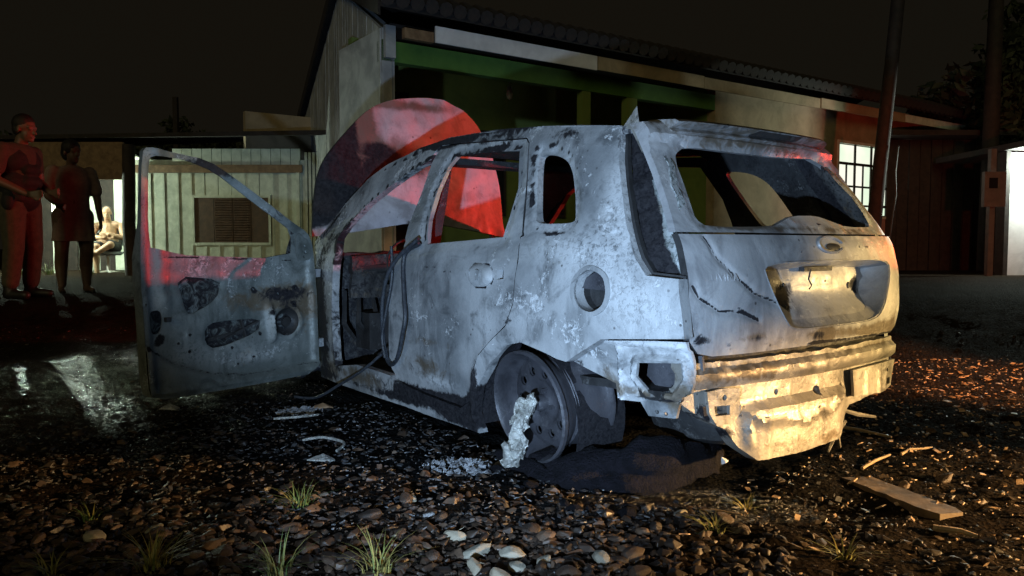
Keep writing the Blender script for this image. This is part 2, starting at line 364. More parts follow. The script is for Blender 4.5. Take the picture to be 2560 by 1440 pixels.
n1 = s.noise(1.1, 6, .6, .5); n2 = s.noise(14, 8, .7); n3 = s.noise(70, 5, .7)
sep = s.n.new('ShaderNodeSeparateXYZ'); s.t.links.new(s.co, sep.inputs[0])
def dist_xy(s, cx, cy, rx, ry):
    a = s.math('POWER', s.math('DIVIDE', s.math('SUBTRACT', sep.outputs[0], cx), rx), 2); b = s.math('POWER', s.math('DIVIDE', s.math('SUBTRACT', sep.outputs[1], cy), ry), 2)
    return s.math('SQRT', s.math('ADD', a, b))
charm = s.ramp(s.math('ADD', dist_xy(s, .1, 4.0, 2.0, 1.75), s.math('MULTIPLY', s.math('SUBTRACT', s.noise(2.2, 5), .5), .9)), 1.25, .75)
soil = s.mix(s.ramp(n2, .35, .65), (.011,.007,.005), (.034,.022,.014))
soil = s.mix(s.ramp(n1, .4, .65), soil, (.026,.020,.015))
soil = s.mix(s.ramp(n3, .62, .72), soil, (.075,.055,.04))
soil = s.mix(charm, soil, s.mix(s.ramp(n3, .55, .75), (.008,.008,.008), (.045,.045,.045)))
wet = s.ramp(s.math('ADD', dist_xy(s, -2.9, 4.7, 1.5, 2.0), s.math('MULTIPLY', s.math('SUBTRACT', n1, .5), 1.2)), 1.1, .6)
wet = s.math('MAXIMUM', wet, s.ramp(s.math('ADD', dist_xy(s, .55, 2.52, .55, .20), s.math('MULTIPLY', s.math('SUBTRACT', n1, .5), 1.0)), 1.0, .6))
rough = s.math('SUBTRACT', s.ramp(n2, .3, .7, .8, .95), s.math('MULTIPLY', wet, .66))
nb = s.bump(s.math('ADD', s.math('ADD', n2, s.math('MULTIPLY', n3, .6)), s.math('MULTIPLY', s.voro(55), .8)), 1.0, .035)
M['soil'] = s.fin(soil, rough, 0, nb, s.math('ADD', s.math('MULTIPLY', wet, .38), .015))
xs = np.concatenate([np.arange(-60, -6, 3.), np.arange(-6, -2.4, .12), np.arange(-2.4, 2.6, .025), np.arange(2.6, 6, .12), np.arange(6, 63, 3.)])
ys = np.concatenate([np.arange(-12, .8, .5), np.arange(.8, 4.6, .025), np.arange(4.6, 9, .08), np.arange(9, 20, .5), np.arange(20, 141, 6.)])
GX, GY = np.meshgrid(xs, ys); GZ = ground_z(GX.ravel(), GY.ravel()).reshape(GX.shape)
nx, ny = len(xs), len(ys); idx = np.arange(nx*ny).reshape(ny, nx)
me = bpy.data.meshes.new('ground')
me.from_pydata(np.stack([GX.ravel(), GY.ravel(), GZ.ravel()], 1).tolist(), [], np.stack([idx[:-1,:-1], idx[:-1,1:], idx[1:,1:], idx[1:,:-1]], -1).reshape(-1, 4).tolist())
me.polygons.foreach_set('use_smooth', [True]*len(me.polygons))
link('ground', me, M['soil'], kind='structure')
def gz(x, y): return float(ground_z([x], [y])[0])

# ------------------------------------------------------------------ the house with the green porch
HC = np.array([-1.516, 9.0]); HF = np.array([.8215, .570]); HN = np.array([-.570, .8215]); HG = np.array([-.3767, .9263])
def fac(t, wd, z): p = HC + HF*t + HN*wd; return (p[0], p[1], z)      # along the front, depth into the house
def gab(t, out, z): p = HC + HG*t + np.array([-.9263, -.3767])*out; return (p[0], p[1], z)
M['green'] = simple('green_limewash', (.045,.12,.018), (.07,.17,.028), 3, .85, .15)
M['greendark'] = simple('dull_green_wall', (.10,.15,.035), (.15,.21,.05), 2.2, .85, .15)
M['white'] = simple('weathered_white_paint', (.22,.23,.24), (.42,.43,.44), 2.5, .75, .2)
M['fascia'] = simple('white_fascia_paint', (.50,.50,.52), (.66,.66,.68), 3, .6, .15)
M['boardw'] = simple('pale_board_paint', (.40,.44,.37), (.60,.64,.55), 5, .75, .25)
M['wood'] = simple('raw_brown_wood', (.12,.07,.035), (.24,.15,.08), 9, .7, .3)
M['darkwood'] = simple('dark_wood', (.010,.007,.006), (.03,.02,.016), 9, .8, .3)
M['tile'] = simple('dark_roof_tile', (.010,.008,.008), (.028,.02,.017), 9, .85, .4)
M['brick'] = simple('dull_plaster', (.22,.17,.10), (.34,.26,.16), 3, .85, .25)
M['redwall'] = simple('pink_plaster', (.30,.16,.13), (.40,.22,.18), 3, .85, .2)
M['black'] = simple('dark_glass', (.006,.006,.007), (.012,.012,.014), 3, .25, .02)
M['iron'] = simple('black_iron', (.012,.012,.012), (.03,.03,.03), 20, .5, .1)
M['plastic'] = simple('grey_plastic', (.30,.30,.28), (.42,.42,.40), 6, .5, .05)
M['meter'] = simple('dull_grey_metal', (.07,.065,.06), (.12,.11,.10), 6, .6, .05)
M['concrete'] = simple('pale_concrete', (.26,.25,.22), (.42,.40,.36), 6, .85, .3)
house = empty('house', fac(0,0,.35), label='long house with green porch and white gable behind the burnt car', cat='house')
house.location = (0,0,0)
EZ = 3.40; L = 14.0; RID = (2.75, 4.66); BK = (7.38, 3.34)
# gable wall, built of upright boards cut under the roof slope
m = MB(); tw = .19; t = .02
def gtop(t): return np.interp(t, [0, RID[0], BK[0]], [EZ, RID[1], BK[1]])
gw = MB(); gw.add([gab(0,0,.2), gab(BK[0],0,.2), gab(BK[0],0,BK[1]), gab(RID[0],0,RID[1]), gab(0,0,EZ)], [(0,1,2,3,4)])
gw.add([gab(0,-.12,.2), gab(BK[0],-.12,.2), gab(BK[0],-.12,BK[1]), gab(RID[0],-.12,RID[1]), gab(0,-.12,EZ)], [(0,4,3,2,1)])
gw.build('gable_wall', M['white'], house)
k = 0
while t < BK[0]-.2:
    a, b = t, t+tw-.012; zt0, zt1 = gtop(a)-.02, gtop(b)-.02; o_ = .018 + .006*random.random()
    mm = MB(); vs = [gab(a,.002,.3), gab(b,.002,.3), gab(b,.002,zt1), gab(a,.002,zt0), gab(a,o_,.3), gab(b,o_,.3), gab(b,o_,zt1), gab(a,o_,zt0)]
    mm.add(vs, [(4,5,6,7),(0,3,2,1),(0,1,5,4),(1,2,6,5),(2,3,7,6),(3,0,4,7)]); mm.build('board', M['white'], house); t += tw
# porch: back wall, floor line, soffit, beam, posts
m = MB(); m.box(.18, 5.9, 1.3, 1.42, .2, 3.6, fac); m.build('porch_wall', M['greendark'], house)
m = MB(); m.box(0, .16, .0, 1.3, .2, EZ-.002, fac); m.build('corner_pier', M['white'], house)
m = MB(); m.box(.0, 5.8, .0, .14, 3.02, 3.26, fac); m.build('porch_beam', M['green'], house)
m = MB(); m.box(.1, L, -.02, 1.3, 3.42, 3.46, fac); m.build('soffit', M['darkwood'], house)
for (t0, t1) in ((3.05, 3.2), (3.9, 4.1)):
    m = MB(); m.box(t0, t1, .01, .13, .2, 3.02, fac); m.build('porch_post', M['greendark'], house)
m = MB(); m.box(.35, .98, 1.24, 1.3, .35, 2.95, fac); d_ = m.build('porch_door', M['darkwood'], house)
m = MB(); m.box(.88, .92, 1.19, 1.24, 1.35, 1.40, fac); m.build('door_knob', M['iron'], d_)
for (t0, t1, z0, z1) in ((1.9, 2.6, 1.3, 2.55), (3.3, 3.75, 1.3, 2.6)):
    m = MB(); m.box(t0, t1, 1.25, 1.3, z0, z1, fac); w_ = m.build('porch_window', M['darkwood'], house)
    m = MB(); m.box(t0+.05, t1-.05, 1.235, 1.25, z0+.05, z1-.05, fac); m.build('pane', M['black'], w_)
m = MB(); m.box(5.8, 9.2, .0, .16, .2, 3.44, fac); m.build('front_wall', M['brick'], house)
m = MB(); m.box(11.6, L, .0, .16, .2, 3.44, fac); m.build('front_wall', M['redwall'], house)
m = MB(); m.box(9.2, 11.6, .0, .16, .2, 1.38, fac); m.build('front_wall', M['redwall'], house)
m = MB(); m.box(9.2, 11.6, .0, .16, 2.82, 3.44, fac); m.build('window_lintel', M['brick'], house)
m = MB(); m.box(5.8, 5.92, .16, 1.3, .2, 3.44, fac); m.build('porch_end_wall', M['greendark'], house)
m = MB(); m.box(L-.16, L, .16, 6, .2, 3.3, fac); m.build('end_wall', M['brick'], house)
m = MB(); m.box(.1, L-.16, 6, 6.14, .2, 3.3, fac); m.build('back_wall', M['brick'], house)
# fascia boards
for (t0, t1, mt, z0, z1, w0) in ((.55, 3.05, 'fascia', 3.24, 3.43, -.30), (3.07, 5.2, 'brick', 3.25, 3.43, -.30), (5.22, 8.2, 'brick', 3.25, 3.42, -.29), (8.22, 11.0, 'brick', 3.26, 3.43, -.30), (11.02, 13.9, 'boardw', 3.27, 3.42, -.30)):
    m = MB(); m.box(t0, t1, w0, w0+.025, z0, z1, fac); m.build('fascia_board', M[mt], house)
m = MB(); m.box(.16, .54, -.27, -.20, 3.24, 3.36, fac); m.build('rafter_end', M['wood'], house)
m = MB(); m.box(.02, .15, -.06, -.001, 3.05, 3.42, fac); m.build('corner_board', M['white'], house)
for i in range(14):
    m = MB(); m.box(.6+i*.98, .66+i*.98, -.275, -.0, 3.36, 3.42, fac); m.build('rafter', M['darkwood'], house)
# roof: two slopes with overhang; edge of barrel tiles along the front eave
def roofpt(t, g, up=0):      # g runs along the gable direction from the front eave
    z = np.interp(g, [-.45, RID[0], BK[0]+.3], [EZ+.09, RID[1]+.06, BK[1]+.0]); p = HC + HF*t + HG*g
    return (p[0], p[1], float(z)+up)
m = MB()
for (g0, g1) in ((-.45, RID[0]), (RID[0], BK[0]+.3)):
    vs = [roofpt(t, g, u) for t in (-.12, L+.4) for g in (g0, g1) for u in (0, .07)]
    m.add(vs, [(0,1,3,2),(4,6,7,5),(0,4,5,1),(2,3,7,6),(0,2,6,4),(1,5,7,3)])
roof = m.build('roof', M['tile'], house)
tm = MB()
tm.tube([(0,0,0),(0,-.0,0)] and [(0,-.02,.0),(0,.42,.10)], .085, 8); tme = tm.mesh('roof_tile', 40); tme.materials.append(M['tile'])
ang = math.atan2(HG[1], HG[0]) - PI/2
for i in range(78):
    o = bpy.data.objects.new('roof_tile', tme); COL.objects.link(o); o.parent = roof
    o.location = roofpt(-.05+i*.185, -.50, .085); o.rotation_euler = (math.radians(12), 0, ang)
# gable verge board
m = MB()
for (g0, g1) in ((-.4, RID[0]), (RID[0], BK[0]+.25)):
    a = [roofpt(-.14, g0, -.10), roofpt(-.14, g1, -.10), roofpt(-.14, g1, .09), roofpt(-.14, g0, .09)]; b = [roofpt(-.11, g0, -.10), roofpt(-.11, g1, -.10), roofpt(-.11, g1, .09), roofpt(-.11, g0, .09)]
    m.add(a+b, [(0,1,2,3),(4,7,6,5),(0,4,5,1),(1,5,6,2),(2,6,7,3),(3,7,4,0)])
m.build('verge_board', M['darkwood'], house)
# lit window with iron bars
W0, W1, WB, WT = 9.2, 11.6, 1.38, 2.82
win = MB(); win.box(W0, W1, -.02, .05, WB, WB+.05, fac); win.box(W0, W1, -.02, .05, WT-.05, WT, fac); win.box(W0, W0+.05, -.02, .05, WB+.05, WT-.05, fac); win.box(W1-.05, W1, -.02, .05, WB+.05, WT-.05, fac)
wo = win.build('lit_window', M['boardw'], house)
M['lit'] = emit('lit_room_glass', (.70, .93, .70), .75)
s = NT('lit_room_glass_soft'); nn = s.noise(1.4, 2)
s.put(s.b.inputs['Emission Color'], s.mix(s.ramp(nn, .35, .65), (.74,.95,.72), (1,1,.86))); s.b.inputs['Emission Strength'].default_value = 1.0; M['lit'] = s.fin((.5,.5,.5), .3)
cols = [W0+.05, 9.80, 10.36, 10.72, 11.12, W1-.05]; rws = [WB+.05, 1.62, 1.98, 2.40, WT-.05]
for i in range(5):
    for j in range(4):
        red = i == 4 and j == 1
        m = MB(); m.box(cols[i]+.02, cols[i+1]-.02, .02, .035, rws[j]+.02, rws[j+1]-.02, fac); m.build('window_pane', M['redwall'] if red else M['lit'], wo)
for x in cols: m = MB(); m.box(x-.025, x+.025, -.005, .018, WB+.05, WT-.05, fac); m.build('window_bar', M['iron'], wo)
for x in (9.52, 10.08, 10.54, 10.92): m = MB(); m.box(x-.015, x+.015, -.006, .016, WB+.05, 2.40, fac); m.build('window_bar', M['iron'], wo)
for z in (rws[3], 1.98, rws[1]): m = MB(); m.box(cols[0] if z > 2.3 else cols[3], cols[-1], -.008, .0175, z-.025, z+.025, fac); m.build('window_bar', M['iron'], wo)
# pendant fitting under the porch
pl = empty('porch_lamp', fac(2.15, .5, 3.42), label='small unlit white lamp hanging under the green porch', cat='lamp')
m = MB(); m.tube([(0,0,0),(0,0,-.36)], .008, 6); m.build('cord', M['plastic'], pl)
m = MB(); m.lathe([(.005,-.36),(.03,-.37),(.035,-.42),(.045,-.47),(.035,-.53),(.004,-.55)], (0,0,0), (0,0,1), 12); m.build('bulb', M['fascia'], pl, 40)

# ------------------------------------------------------------------ low board house on the left, with its lit porch
ann = empty('board_house', (0,0,0), label='low pale board house with brown shuttered window and lit porch', cat='house')
AY = 14.0
def abox(n, x0, x1, y0, y1, z0, z1, mt, par=ann, **k):
    m = MB(); m.box(x0, x1, y0, y1, z0, z1); return m.build(n, M[mt], par, **k)
abox('wall', -6.88, -3.80, AY+.02, AY+.14, .2, 2.42, 'boardw')
x = -6.86; i = 0
while x < -3.95:
    wd = .235 + .03*random.random(); x1 = min(x+wd, -3.86)
    if x1 > -5.86 and x < -4.42:            # boards above and below the window
        for (z0, z1) in ((.3, .86), (1.78, 2.18)):
            m = MB(); m.box(x, x1-.012, AY-.004-.008*random.random(), AY+.02, z0, z1); m.build('board', M['boardw'], ann)
    else:
        m = MB(); m.box(x, x1-.012, AY-.004-.008*random.random(), AY+.02, .3, 2.18); m.build('board', M['boardw'], ann)
    m = MB(); m.box(x1-.024, x1+.012, AY-.022, AY-.013, .3, .85 if (x1 > -5.8 and x1 < -4.45) else 2.17); m.build('batten', M['boardw'], ann)
    x = x1
wf = MB(); wf.box(-5.86, -4.42, AY-.03, AY+.02, .86, .91); wf.box(-5.86, -4.42, AY-.03, AY+.02, 1.73, 1.78); wf.box(-5.86, -5.82, AY-.03, AY+.02, .91, 1.73); wf.box(-4.46, -4.42, AY-.03, AY+.02, .91, 1.73)
wfo = wf.build('shuttered_window', M['boardw'], ann)
M['shutter'] = simple('brown_shutter', (.045,.022,.012), (.085,.042,.022), 12, .6, .2)
for j, (x0, x1) in enumerate(((-5.82, -5.47), (-5.46, -5.12), (-5.11, -4.79), (-4.78, -4.46))):
    m = MB(); m.box(x0, x1, AY-.012, AY+.015, .91, 1.73); sh = m.build('shutter_leaf', M['shutter'], wfo)
# louvre slats on the two middle leaves, small pieces joined leaf by leaf
for (x0, x1) in ((-5.44, -5.14), (-5.09, -4.81)):
    m = MB()
    for q in range(17):
        z = .95 + q*.045; m.add([(x0,AY-.014,z),(x1,AY-.014,z),(x1,AY-.030,z+.012),(x0,AY-.030,z+.012),(x0,AY-.014,z+.03),(x1,AY-.014,z+.03)], [(0,1,2,3),(3,2,5,4),(0,3,4),(1,5,2)])
    m.build('louvres', M['shutter'], wfo)
abox('eave_beam', -6.9, -3.82, AY-.10, AY-.03, 2.18, 2.32, 'wood')
for q in range(13):       # short boards over the beam
    abox('gable_board', -6.2+q*.18, -6.03+q*.18, AY-.015, AY+.018, 2.33, 2.62, 'boardw')
m = MB(); m.add([(-10.4,AY-1.1,2.62),(-2.9,AY-1.1,2.72),(-2.9,AY+3.5,3.35),(-10.4,AY+3.5,3.05),(-10.4,AY-1.1,2.68),(-2.9,AY-1.1,2.80),(-2.9,AY+3.5,3.43),(-10.4,AY+3.5,3.11)], [(0,3,2,1),(4,5,6,7),(0,1,5,4),(1,2,6,5),(2,3,7,6),(3,0,4,7)])
m.build('roof', M['tile'], ann)
for q in range(5):         # pale strips at the corner towards the big house
    abox('corner_strip', -3.78+q*.07, -3.735+q*.07, AY-.05, AY+.02, .3, 2.55, 'boardw')
abox('drain_pipe', -3.93, -3.87, AY-.09, AY-.03, .3, 2.4, 'boardw')
# porch part
abox('porch_wall', -10.4, -6.9, AY+1.6, AY+1.7, .2, 2.5, 'boardw')
for q in range(9): 
    if q != 5: abox('porch_board', -8.9+q*.25, -8.67+q*.25, AY+1.57, AY+1.598, .3, 2.45, 'boardw')
abox('porch_side_wall', -6.95, -6.88, AY+.15, AY+1.6, .2, 2.42, 'boardw')
abox('porch_door', -8.42, -8.12, AY+1.55, AY+1.575, .35, 2.2, 'darkwood')
abox('porch_ceiling', -10.4, -6.95, AY-.9, AY+1.6, 2.50, 2.53, 'boardw')
abox('darkening_panel', -10.15, -8.80, AY+1.40, AY+1.46, .27, 2.5, 'darkwood')  # dark panel added so the porch behind the standing pair stays dark
abox('porch_fascia', -10.4, -6.6, AY-1.0, AY-.94, 1.98, 2.61, 'wood')
abox('floor_slab', -10.4, -6.9, AY-.9, AY+1.6, .16, .27, 'concrete')
abox('porch_pillar', -8.32, -8.20, AY-.2, AY-.08, .27, 2.5, 'boardw')
abox('porch_pillar', -9.05, -8.92, AY-.9, AY-.78, .27, 2.5, 'boardw')
pp = MB(); pp.tube([(-6.44,12.9,.2),(-6.48,12.9,1.2),(-6.45,12.9,2.55)], [.115,.105,.10], 10)
pp.build('wooden_post', M['darkwood'], None, 40, label='thick dark wooden post behind the open car door', cat='post')
M['bulb'] = emit('lit_bulb_glass', (.86, 1, .86), 60)
bl = empty('porch_bulb', (-8.58, 13.35, 2.44), label='bare lit bulb hanging in the porch behind the two standing people', cat='lamp')
m = MB(); m.tube([(0,0,0),(0,0,-.45)], .006, 6); m.build('cord', M['iron'], bl)
m = MB(); m.ball((0,0,-.51), .05, 12, 8); m.build('bulb', M['bulb'], bl, 40)
lamp('porch_bulb_light', 'POINT', (-8.58, 13.35, 1.85), (0,0,0), 400, (.82, 1, .78), .06)
lamp('porch_ceiling_light', 'POINT', (-7.5, 14.3, 2.36), (0,0,0), 48, (.92, 1, .86), .06)
# neighbour's lit wall far right with its lamp
wh = empty('white_outbuilding', (0,0,0), label='white outbuilding wall lit by its own lamp at the right edge', cat='building')
m = MB(); m.box(8.38, 12.5, 12.9, 13.05, .2, 2.42); m.build('wall', M['fascia'], wh)
m = MB(); m.box(8.3, 12.6, 12.4, 15, 2.46, 2.56); m.build('roof', M['tile'], wh)
m = MB(); m.box(8.30, 8.375, 12.85, 13.1, .2, 2.44); m.build('corner_post', M['darkwood'], wh)
m = MB(); m.box(9.0, 9.5, 12.87, 12.898, .35, 1.5); m.build('door', M['darkwood'], wh)
wl = empty('wall_lamp', (8.78, 12.86, 2.32), label='small lit lamp at the top of the white wall', cat='lamp')
m = MB(); m.box(-.05, .05, -.02, .04, -.03, .03); m.build('base', M['plastic'], wl)
m = MB(); m.ball((0,-.06,-.02), .05, 10, 6); m.build('bulb', M['bulb'], wl, 40)
lamp('wall_lamp_light', 'POINT', (8.78, 12.68, 2.26), (0,0,0), 360, (.85, 1, .88), .05)
# dark plank wall between the house and the outbuilding, meter post before it
dw = empty('dark_shed', (0,0,0), label='dark plank shed between the lit window and the white wall', cat='shed')
for q in range(9):
    m = MB(); m.box(8.0-.30*0+q*.22-.55, 8.205+q*.22-.55, 15.2+.01*(q%2), 15.28, .2, 2.95); m.build('plank', M['darkwood'], dw)
m = MB(); m.box(7.3, 9.7, 14.7, 18, 2.97, 3.07); m.build('roof', M['tile'], dw)
mp = empty('meter_post', (7.9, 12.6, .34), label='grey electricity meter box on a slim post near the right edge', cat='meter box')
m = MB(); m.box(-.045, .045, -.045, .045, 0, 2.1); m.build('post', M['meter'], mp)
m = MB(); m.box(-.19, .16, -.13, -.047, 1.15, 1.72); mb_ = m.build('box', M['meter'], mp)
m = MB(); m.box(-.12, .02, -.137, -.132, 1.45, 1.62); m.build('dial_window', M['black'], mb_)
# poles
up_ = empty('utility_pole', (5.62, 12.0, .3), label='tall leaning dark utility pole before the lit window', cat='pole')
m = MB(); m.tube([(0,0,-.1),(.13,0,1.6),(.30,0,3.6),(.52,0,6.5)], [.115,.105,.10,.095], 12); m.build('shaft', M['darkwood'], up_, 40)
m = MB(); m.tube([(.40,-.05,2.1),(.33,-.12,1.7),(.36,-.10,1.35),(.30,-.12,.95),(.26,-.12,.55)], .014, 6); m.build('cable', M['iron'], up_)
m = MB(); m.tube([(0,0,0),(.05,0,8)], [.16,.11], 10); m.build('concrete_pole', M['darkwood'], None, 40, label='second dark pole rising above the tree at the right', cat='pole').location = (9.0, 14.45, .3)
m = MB(); m.tube([(0,0,-1.3),(0,0,3.15)], [.10,.08], 8); m.build('roof_chimney', M['darkwood'], None, 40, label='thin dark stove pipe above the low roof', cat='chimney').location = (-8.75, 20.0, 1.25+.3)

# ------------------------------------------------------------------ trees (dark shapes against the sky)
M['leaf'] = simple('dark_foliage', (.012,.018,.008), (.035,.045,.02), 3, .7, .0)
M['bark'] = simple('dark_bark', (.015,.011,.008), (.035,.026,.02), 12, .85, .4)
def leaves(name, c, R, n, size, parent, seed, fac_=1.):
    r = np.random.default_rng(seed); k = 26
    cc = r.normal(0, 1, (k, 3)); cc /= np.linalg.norm(cc, axis=1)[:,None]; cc *= r.uniform(.25, .95, (k,1)); cc = cc*R
    which = r.integers(0, k, n); d = r.normal(0, 1, (n, 3)); d /= np.linalg.norm(d, axis=1)[:,None]
    P = np.array(c) + cc[which] + d*(r.uniform(.4, 1, (n,1))*np.array(R)*.34)
    a = r.normal(0,1,(n,3)); a /= np.linalg.norm(a,axis=1)[:,None]; b = np.cross(a, r.normal(0,1,(n,3))); b /= np.linalg.norm(b,axis=1)[:,None]
    sz = size*r.uniform(.6, 1.3, (n,1)); V = np.stack([P-a*sz, P+b*sz*.45, P+a*sz, P-b*sz*.45], 1).reshape(-1,3)
    me = bpy.data.meshes.new(name); me.from_pydata(V.tolist(), [], np.arange(4*n).reshape(-1,4).tolist())
    return link(name, me, M['leaf'], parent)
def tree(loc, h, R, n, seed, label):
    t = empty('tree', loc, label=label, cat='tree', group='dark trees behind the houses'); r = random.Random(seed)
    m = MB(); m.tube([(0,0,-.2),(.05,0,h*.35),(0,.05,h*.7),(0,0,h*.95)], [.2,.16,.11,.05], 8)
    for q in range(6):
        a = r.uniform(0, 6.28); z = h*r.uniform(.45,.75); m.tube([(0,0,z),(math.cos(a)*R[0]*.4,math.sin(a)*R[1]*.4,z+R[2]*.3),(math.cos(a)*R[0]*.75,math.sin(a)*R[1]*.75,z+R[2]*.5)], [.08,.05,.02], 6)
    m.build('trunk', M['bark'], t, 40); leaves('crown', (0,0,h*.85), R, n, .13, t, seed)
tree((10.6, 16.2, .3), 3.6, (2.0,1.7,1.6), 6000, 5, 'large dark tree over the roofs at the right edge')
tree((13.2, 18.5, .3), 5.2, (2.2,1.8,2.1), 5000, 6, 'tall dark tree at the top right corner')
for i, (x, y, h, R, lab) in enumerate(((-16.5, 25, 3.6, (2.2,1.6,1.1), 'dark tree farthest left on the skyline'), (-13.2, 25, 3.7, (2.3,1.6,1.1), 'dark tree on the skyline above the standing woman'), (-10.4, 25.5, 4.0, (1.7,1.5,1.15), 'dark tree with a small peak above the porch'), (-7.9, 26, 3.6, (1.9,1.5,.95), 'dark tree low behind the stove pipe'))):
    tree((x, y, .3), h, R, 3500, 20+i, lab)
# ------------------------------------------------------------------ the burnt car (local frame: x forward, y left, z up, metres; origin under the rear axle)
car = empty('burnt_car', (.738, 3.371, 0), 2.2065, label='burnt-out grey estate car with its driver door open and bonnet raised', cat='car')
ZB=[-.2,0,.3,.55,.75,.88,1.1,1.3,1.4]; YB=[.77,.79,.815,.835,.825,.79,.69,.60,.545]
ZH=[.3,.45,.6,.75,.88,.94,1.29,1.36]; XH=[-.64,-.66,-.68,-.675,-.64,-.60,-.34,-.25]
OFF = (-.04,-.02,0,.02,.04)
def S(x, z):
    t = max(0, (.1-x)/.7); t2 = max(0, (x-1.6)/.8)
    return float(np.mean([np.interp(z+o, ZB, YB) for o in OFF])) - .10*t*t - .05*t2*t2
def HX(y, z, o_=OFF): return float(np.mean([np.interp(z+o*.6, ZH, XH) for o in o_])) + .06*(abs(y)/.72)**6
def n2(u, v, sc, seed=0): return noise.noise(Vector((u*sc+seed, v*sc-seed, seed*.7)))
def grow(loop, d):
    n = len(loop); P = np.array(loop); a = 0.5*np.sum(P[:,0]*np.roll(P[:,1],-1)-np.roll(P[:,0],-1)*P[:,1]); sg = 1 if a > 0 else -1; out = []
    for i in range(n):
        e0 = P[i]-P[i-1]; e1 = P[(i+1)%n]-P[i]; e0 = e0/(np.linalg.norm(e0)+1e-9); e1 = e1/(np.linalg.norm(e1)+1e-9)
        nn = np.array([e0[1]+e1[1], -(e0[0]+e1[0])])*sg; L_ = np.linalg.norm(nn)+1e-9; nn = nn/L_; c_ = max(.5, L_/2)
        out.append(tuple(P[i]+nn*d/c_))
    return out
def circ(cx, cy, r, n=20, ry=None): return [(cx+r*math.cos(2*PI*i/n), cy+(ry or r)*math.sin(2*PI*i/n)) for i in range(n)]
def bump_in(u, v, loop, wd):
    if not in1(u, v, loop): return 0.
    t = min(1., sd1(u, v, loop)/wd); return t*t*(3-2*t)
def fs(a, b, x):
    t = (x-a)/(b-a); t = 0. if t < 0 else 1. if t > 1 else t; return t*t*(3-2*t)
DOORHOLE = [p for p in FOPEN[:11]] + [(1.12,1.345)] + RDOOR[5:22] + [(1.20,.20), (1.593,.205), (1.906,.157)]
QWc, QFc, FUELc = chaikin(QWIN, 2), chaikin(QFR, 2), chaikin(FUEL, 2)
def arch_lip(u, v):
    r = math.hypot((u-.13)/1.0, (v-.2)/1.0); return .012*math.exp(-((r-.30)/.022)**2) if v > .1 else 0
def side_map(sg, dent=1.):
    def f(u, v, d):
        q = S(u, v) - d*.9
        if d == 0:
            q += arch_lip(u, v) - .014*bump_in(u, v, QFc, .012) + dent*(.005*n2(u, v, 5, 2.2) + .002*n2(u, v, 17, 5))
            q -= .006*math.exp(-((v-.905)/.008)**2)*(1 if u < .12 else 0)           # crease along the waist
        return (u, sg*q, v)
    return f
side_outer = [(2.20,.05)] + [(1.113,.060), (.40,.060)] + ARCH[1:] + [(-.35,.541), (-.504,.554), (-.655,.566), (-.628,.757)] + LAMPL[:-1][::-1] + ROOFL[::-1][1:] + [(2.26,.80), (2.20,.60)]
side_outer_r = [(max(x, -.585), z) for x, z in side_outer]
def burn_side(co):
    x, z = co[:,0], co[:,2]
    soot = blobs(x, z, [(.58,.13,.16,.07,1.0),(.45,.14,.05,.10,.8),(1.5,.15,.5,.03,.35),(.95,.30,.10,.06,.3),(.8,1.395,.5,.012,.35),(-.24,1.25,.03,.08,.5)])
    soot = soot + blobs(x, z, [(1.2,1.38,.3,.02,.4),(.35,1.38,.3,.015,.4),(1.6,.09,.6,.03,.40),(1.05,.10,.3,.03,.5),(.85,.15,.35,.04,.45),(.95,.24,.2,.05,.3),(.40,.30,.03,.12,.4),(2.1,.45,.13,.35,.62),(2.0,.9,.1,.1,.3),(.1,.57,.2,.02,.25)])
    soot = soot + .45*np.exp(-((x-.05)/.12)**2-((z-1.31)/.03)**2) + .5*np.exp(-(np.hypot(x-.13, z-.2)-.305)**2/.0004)*(x < 0)*(z > .3)
    sc_ = blobs(x, z, [(.95,.30,.25,.08,.25),(1.55,.15,.3,.06,.4),(.75,.30,.2,.06,.4),(2.0,.4,.1,.4,.2),(.9,1.37,.6,.03,.3),(-.1,1.28,.2,.04,.3)])
    ash = blobs(x, z, [(.72,.235,.14,.028,.9),(.44,.13,.03,.10,.9),(-.42,.95,.10,.22,.5),(-.15,.86,.22,.05,.55),(.6,.10,.2,.03,.6),(-.5,.62,.12,.10,.35),(-.3,1.1,.06,.2,.6),(-.25,.80,.2,.1,.35),(.05,.60,.15,.06,.4),(-.45,.70,.15,.08,.35)])
    dq = segdist(np.stack([x, z], 1), QFc); soot = soot + .5*np.exp(-(dq/.005)**2); ash = ash + .6*np.exp(-((dq-.02)/.012)**2)*inpoly(np.stack([x, z], 1), QFc)
    soot = soot + .45*np.exp(-((segdist(np.stack([x, z], 1), ROOFL, False)-.030)/.008)**2)*(x > .9) + .6*np.exp(-((segdist(np.stack([x, z], 1), FOPEN[3:11], False)-.010)/.008)**2)
    do_ = segdist(np.stack([x, z], 1), DOORHOLE); soot = soot + .30*np.exp(-(do_/.035)**2) + .22*sm(1.22,1.36,z) + .10*sm(.16,.06,z) + .25*sm(1.7,2.1,x) + .18*np.exp(-(dq/.03)**2)
    sc_ = sc_ + .25*sm(.30,.10,z) + .2*sm(1.7,2.1,x)
    return soot, sc_, ash
for sg in (1, -1):
    hs = [DOORHOLE, QWc] + ([FUELc] if sg == 1 else [])
    panel('side_frame', side_outer if sg == 1 else side_outer_r, hs, side_map(sg), [M['side'], M['inner']], car, .02 if sg == 1 else .05, .05, burn_side, rim_mat=0, label='ashen left flank with round fuel filler hole' if sg == 1 else None)
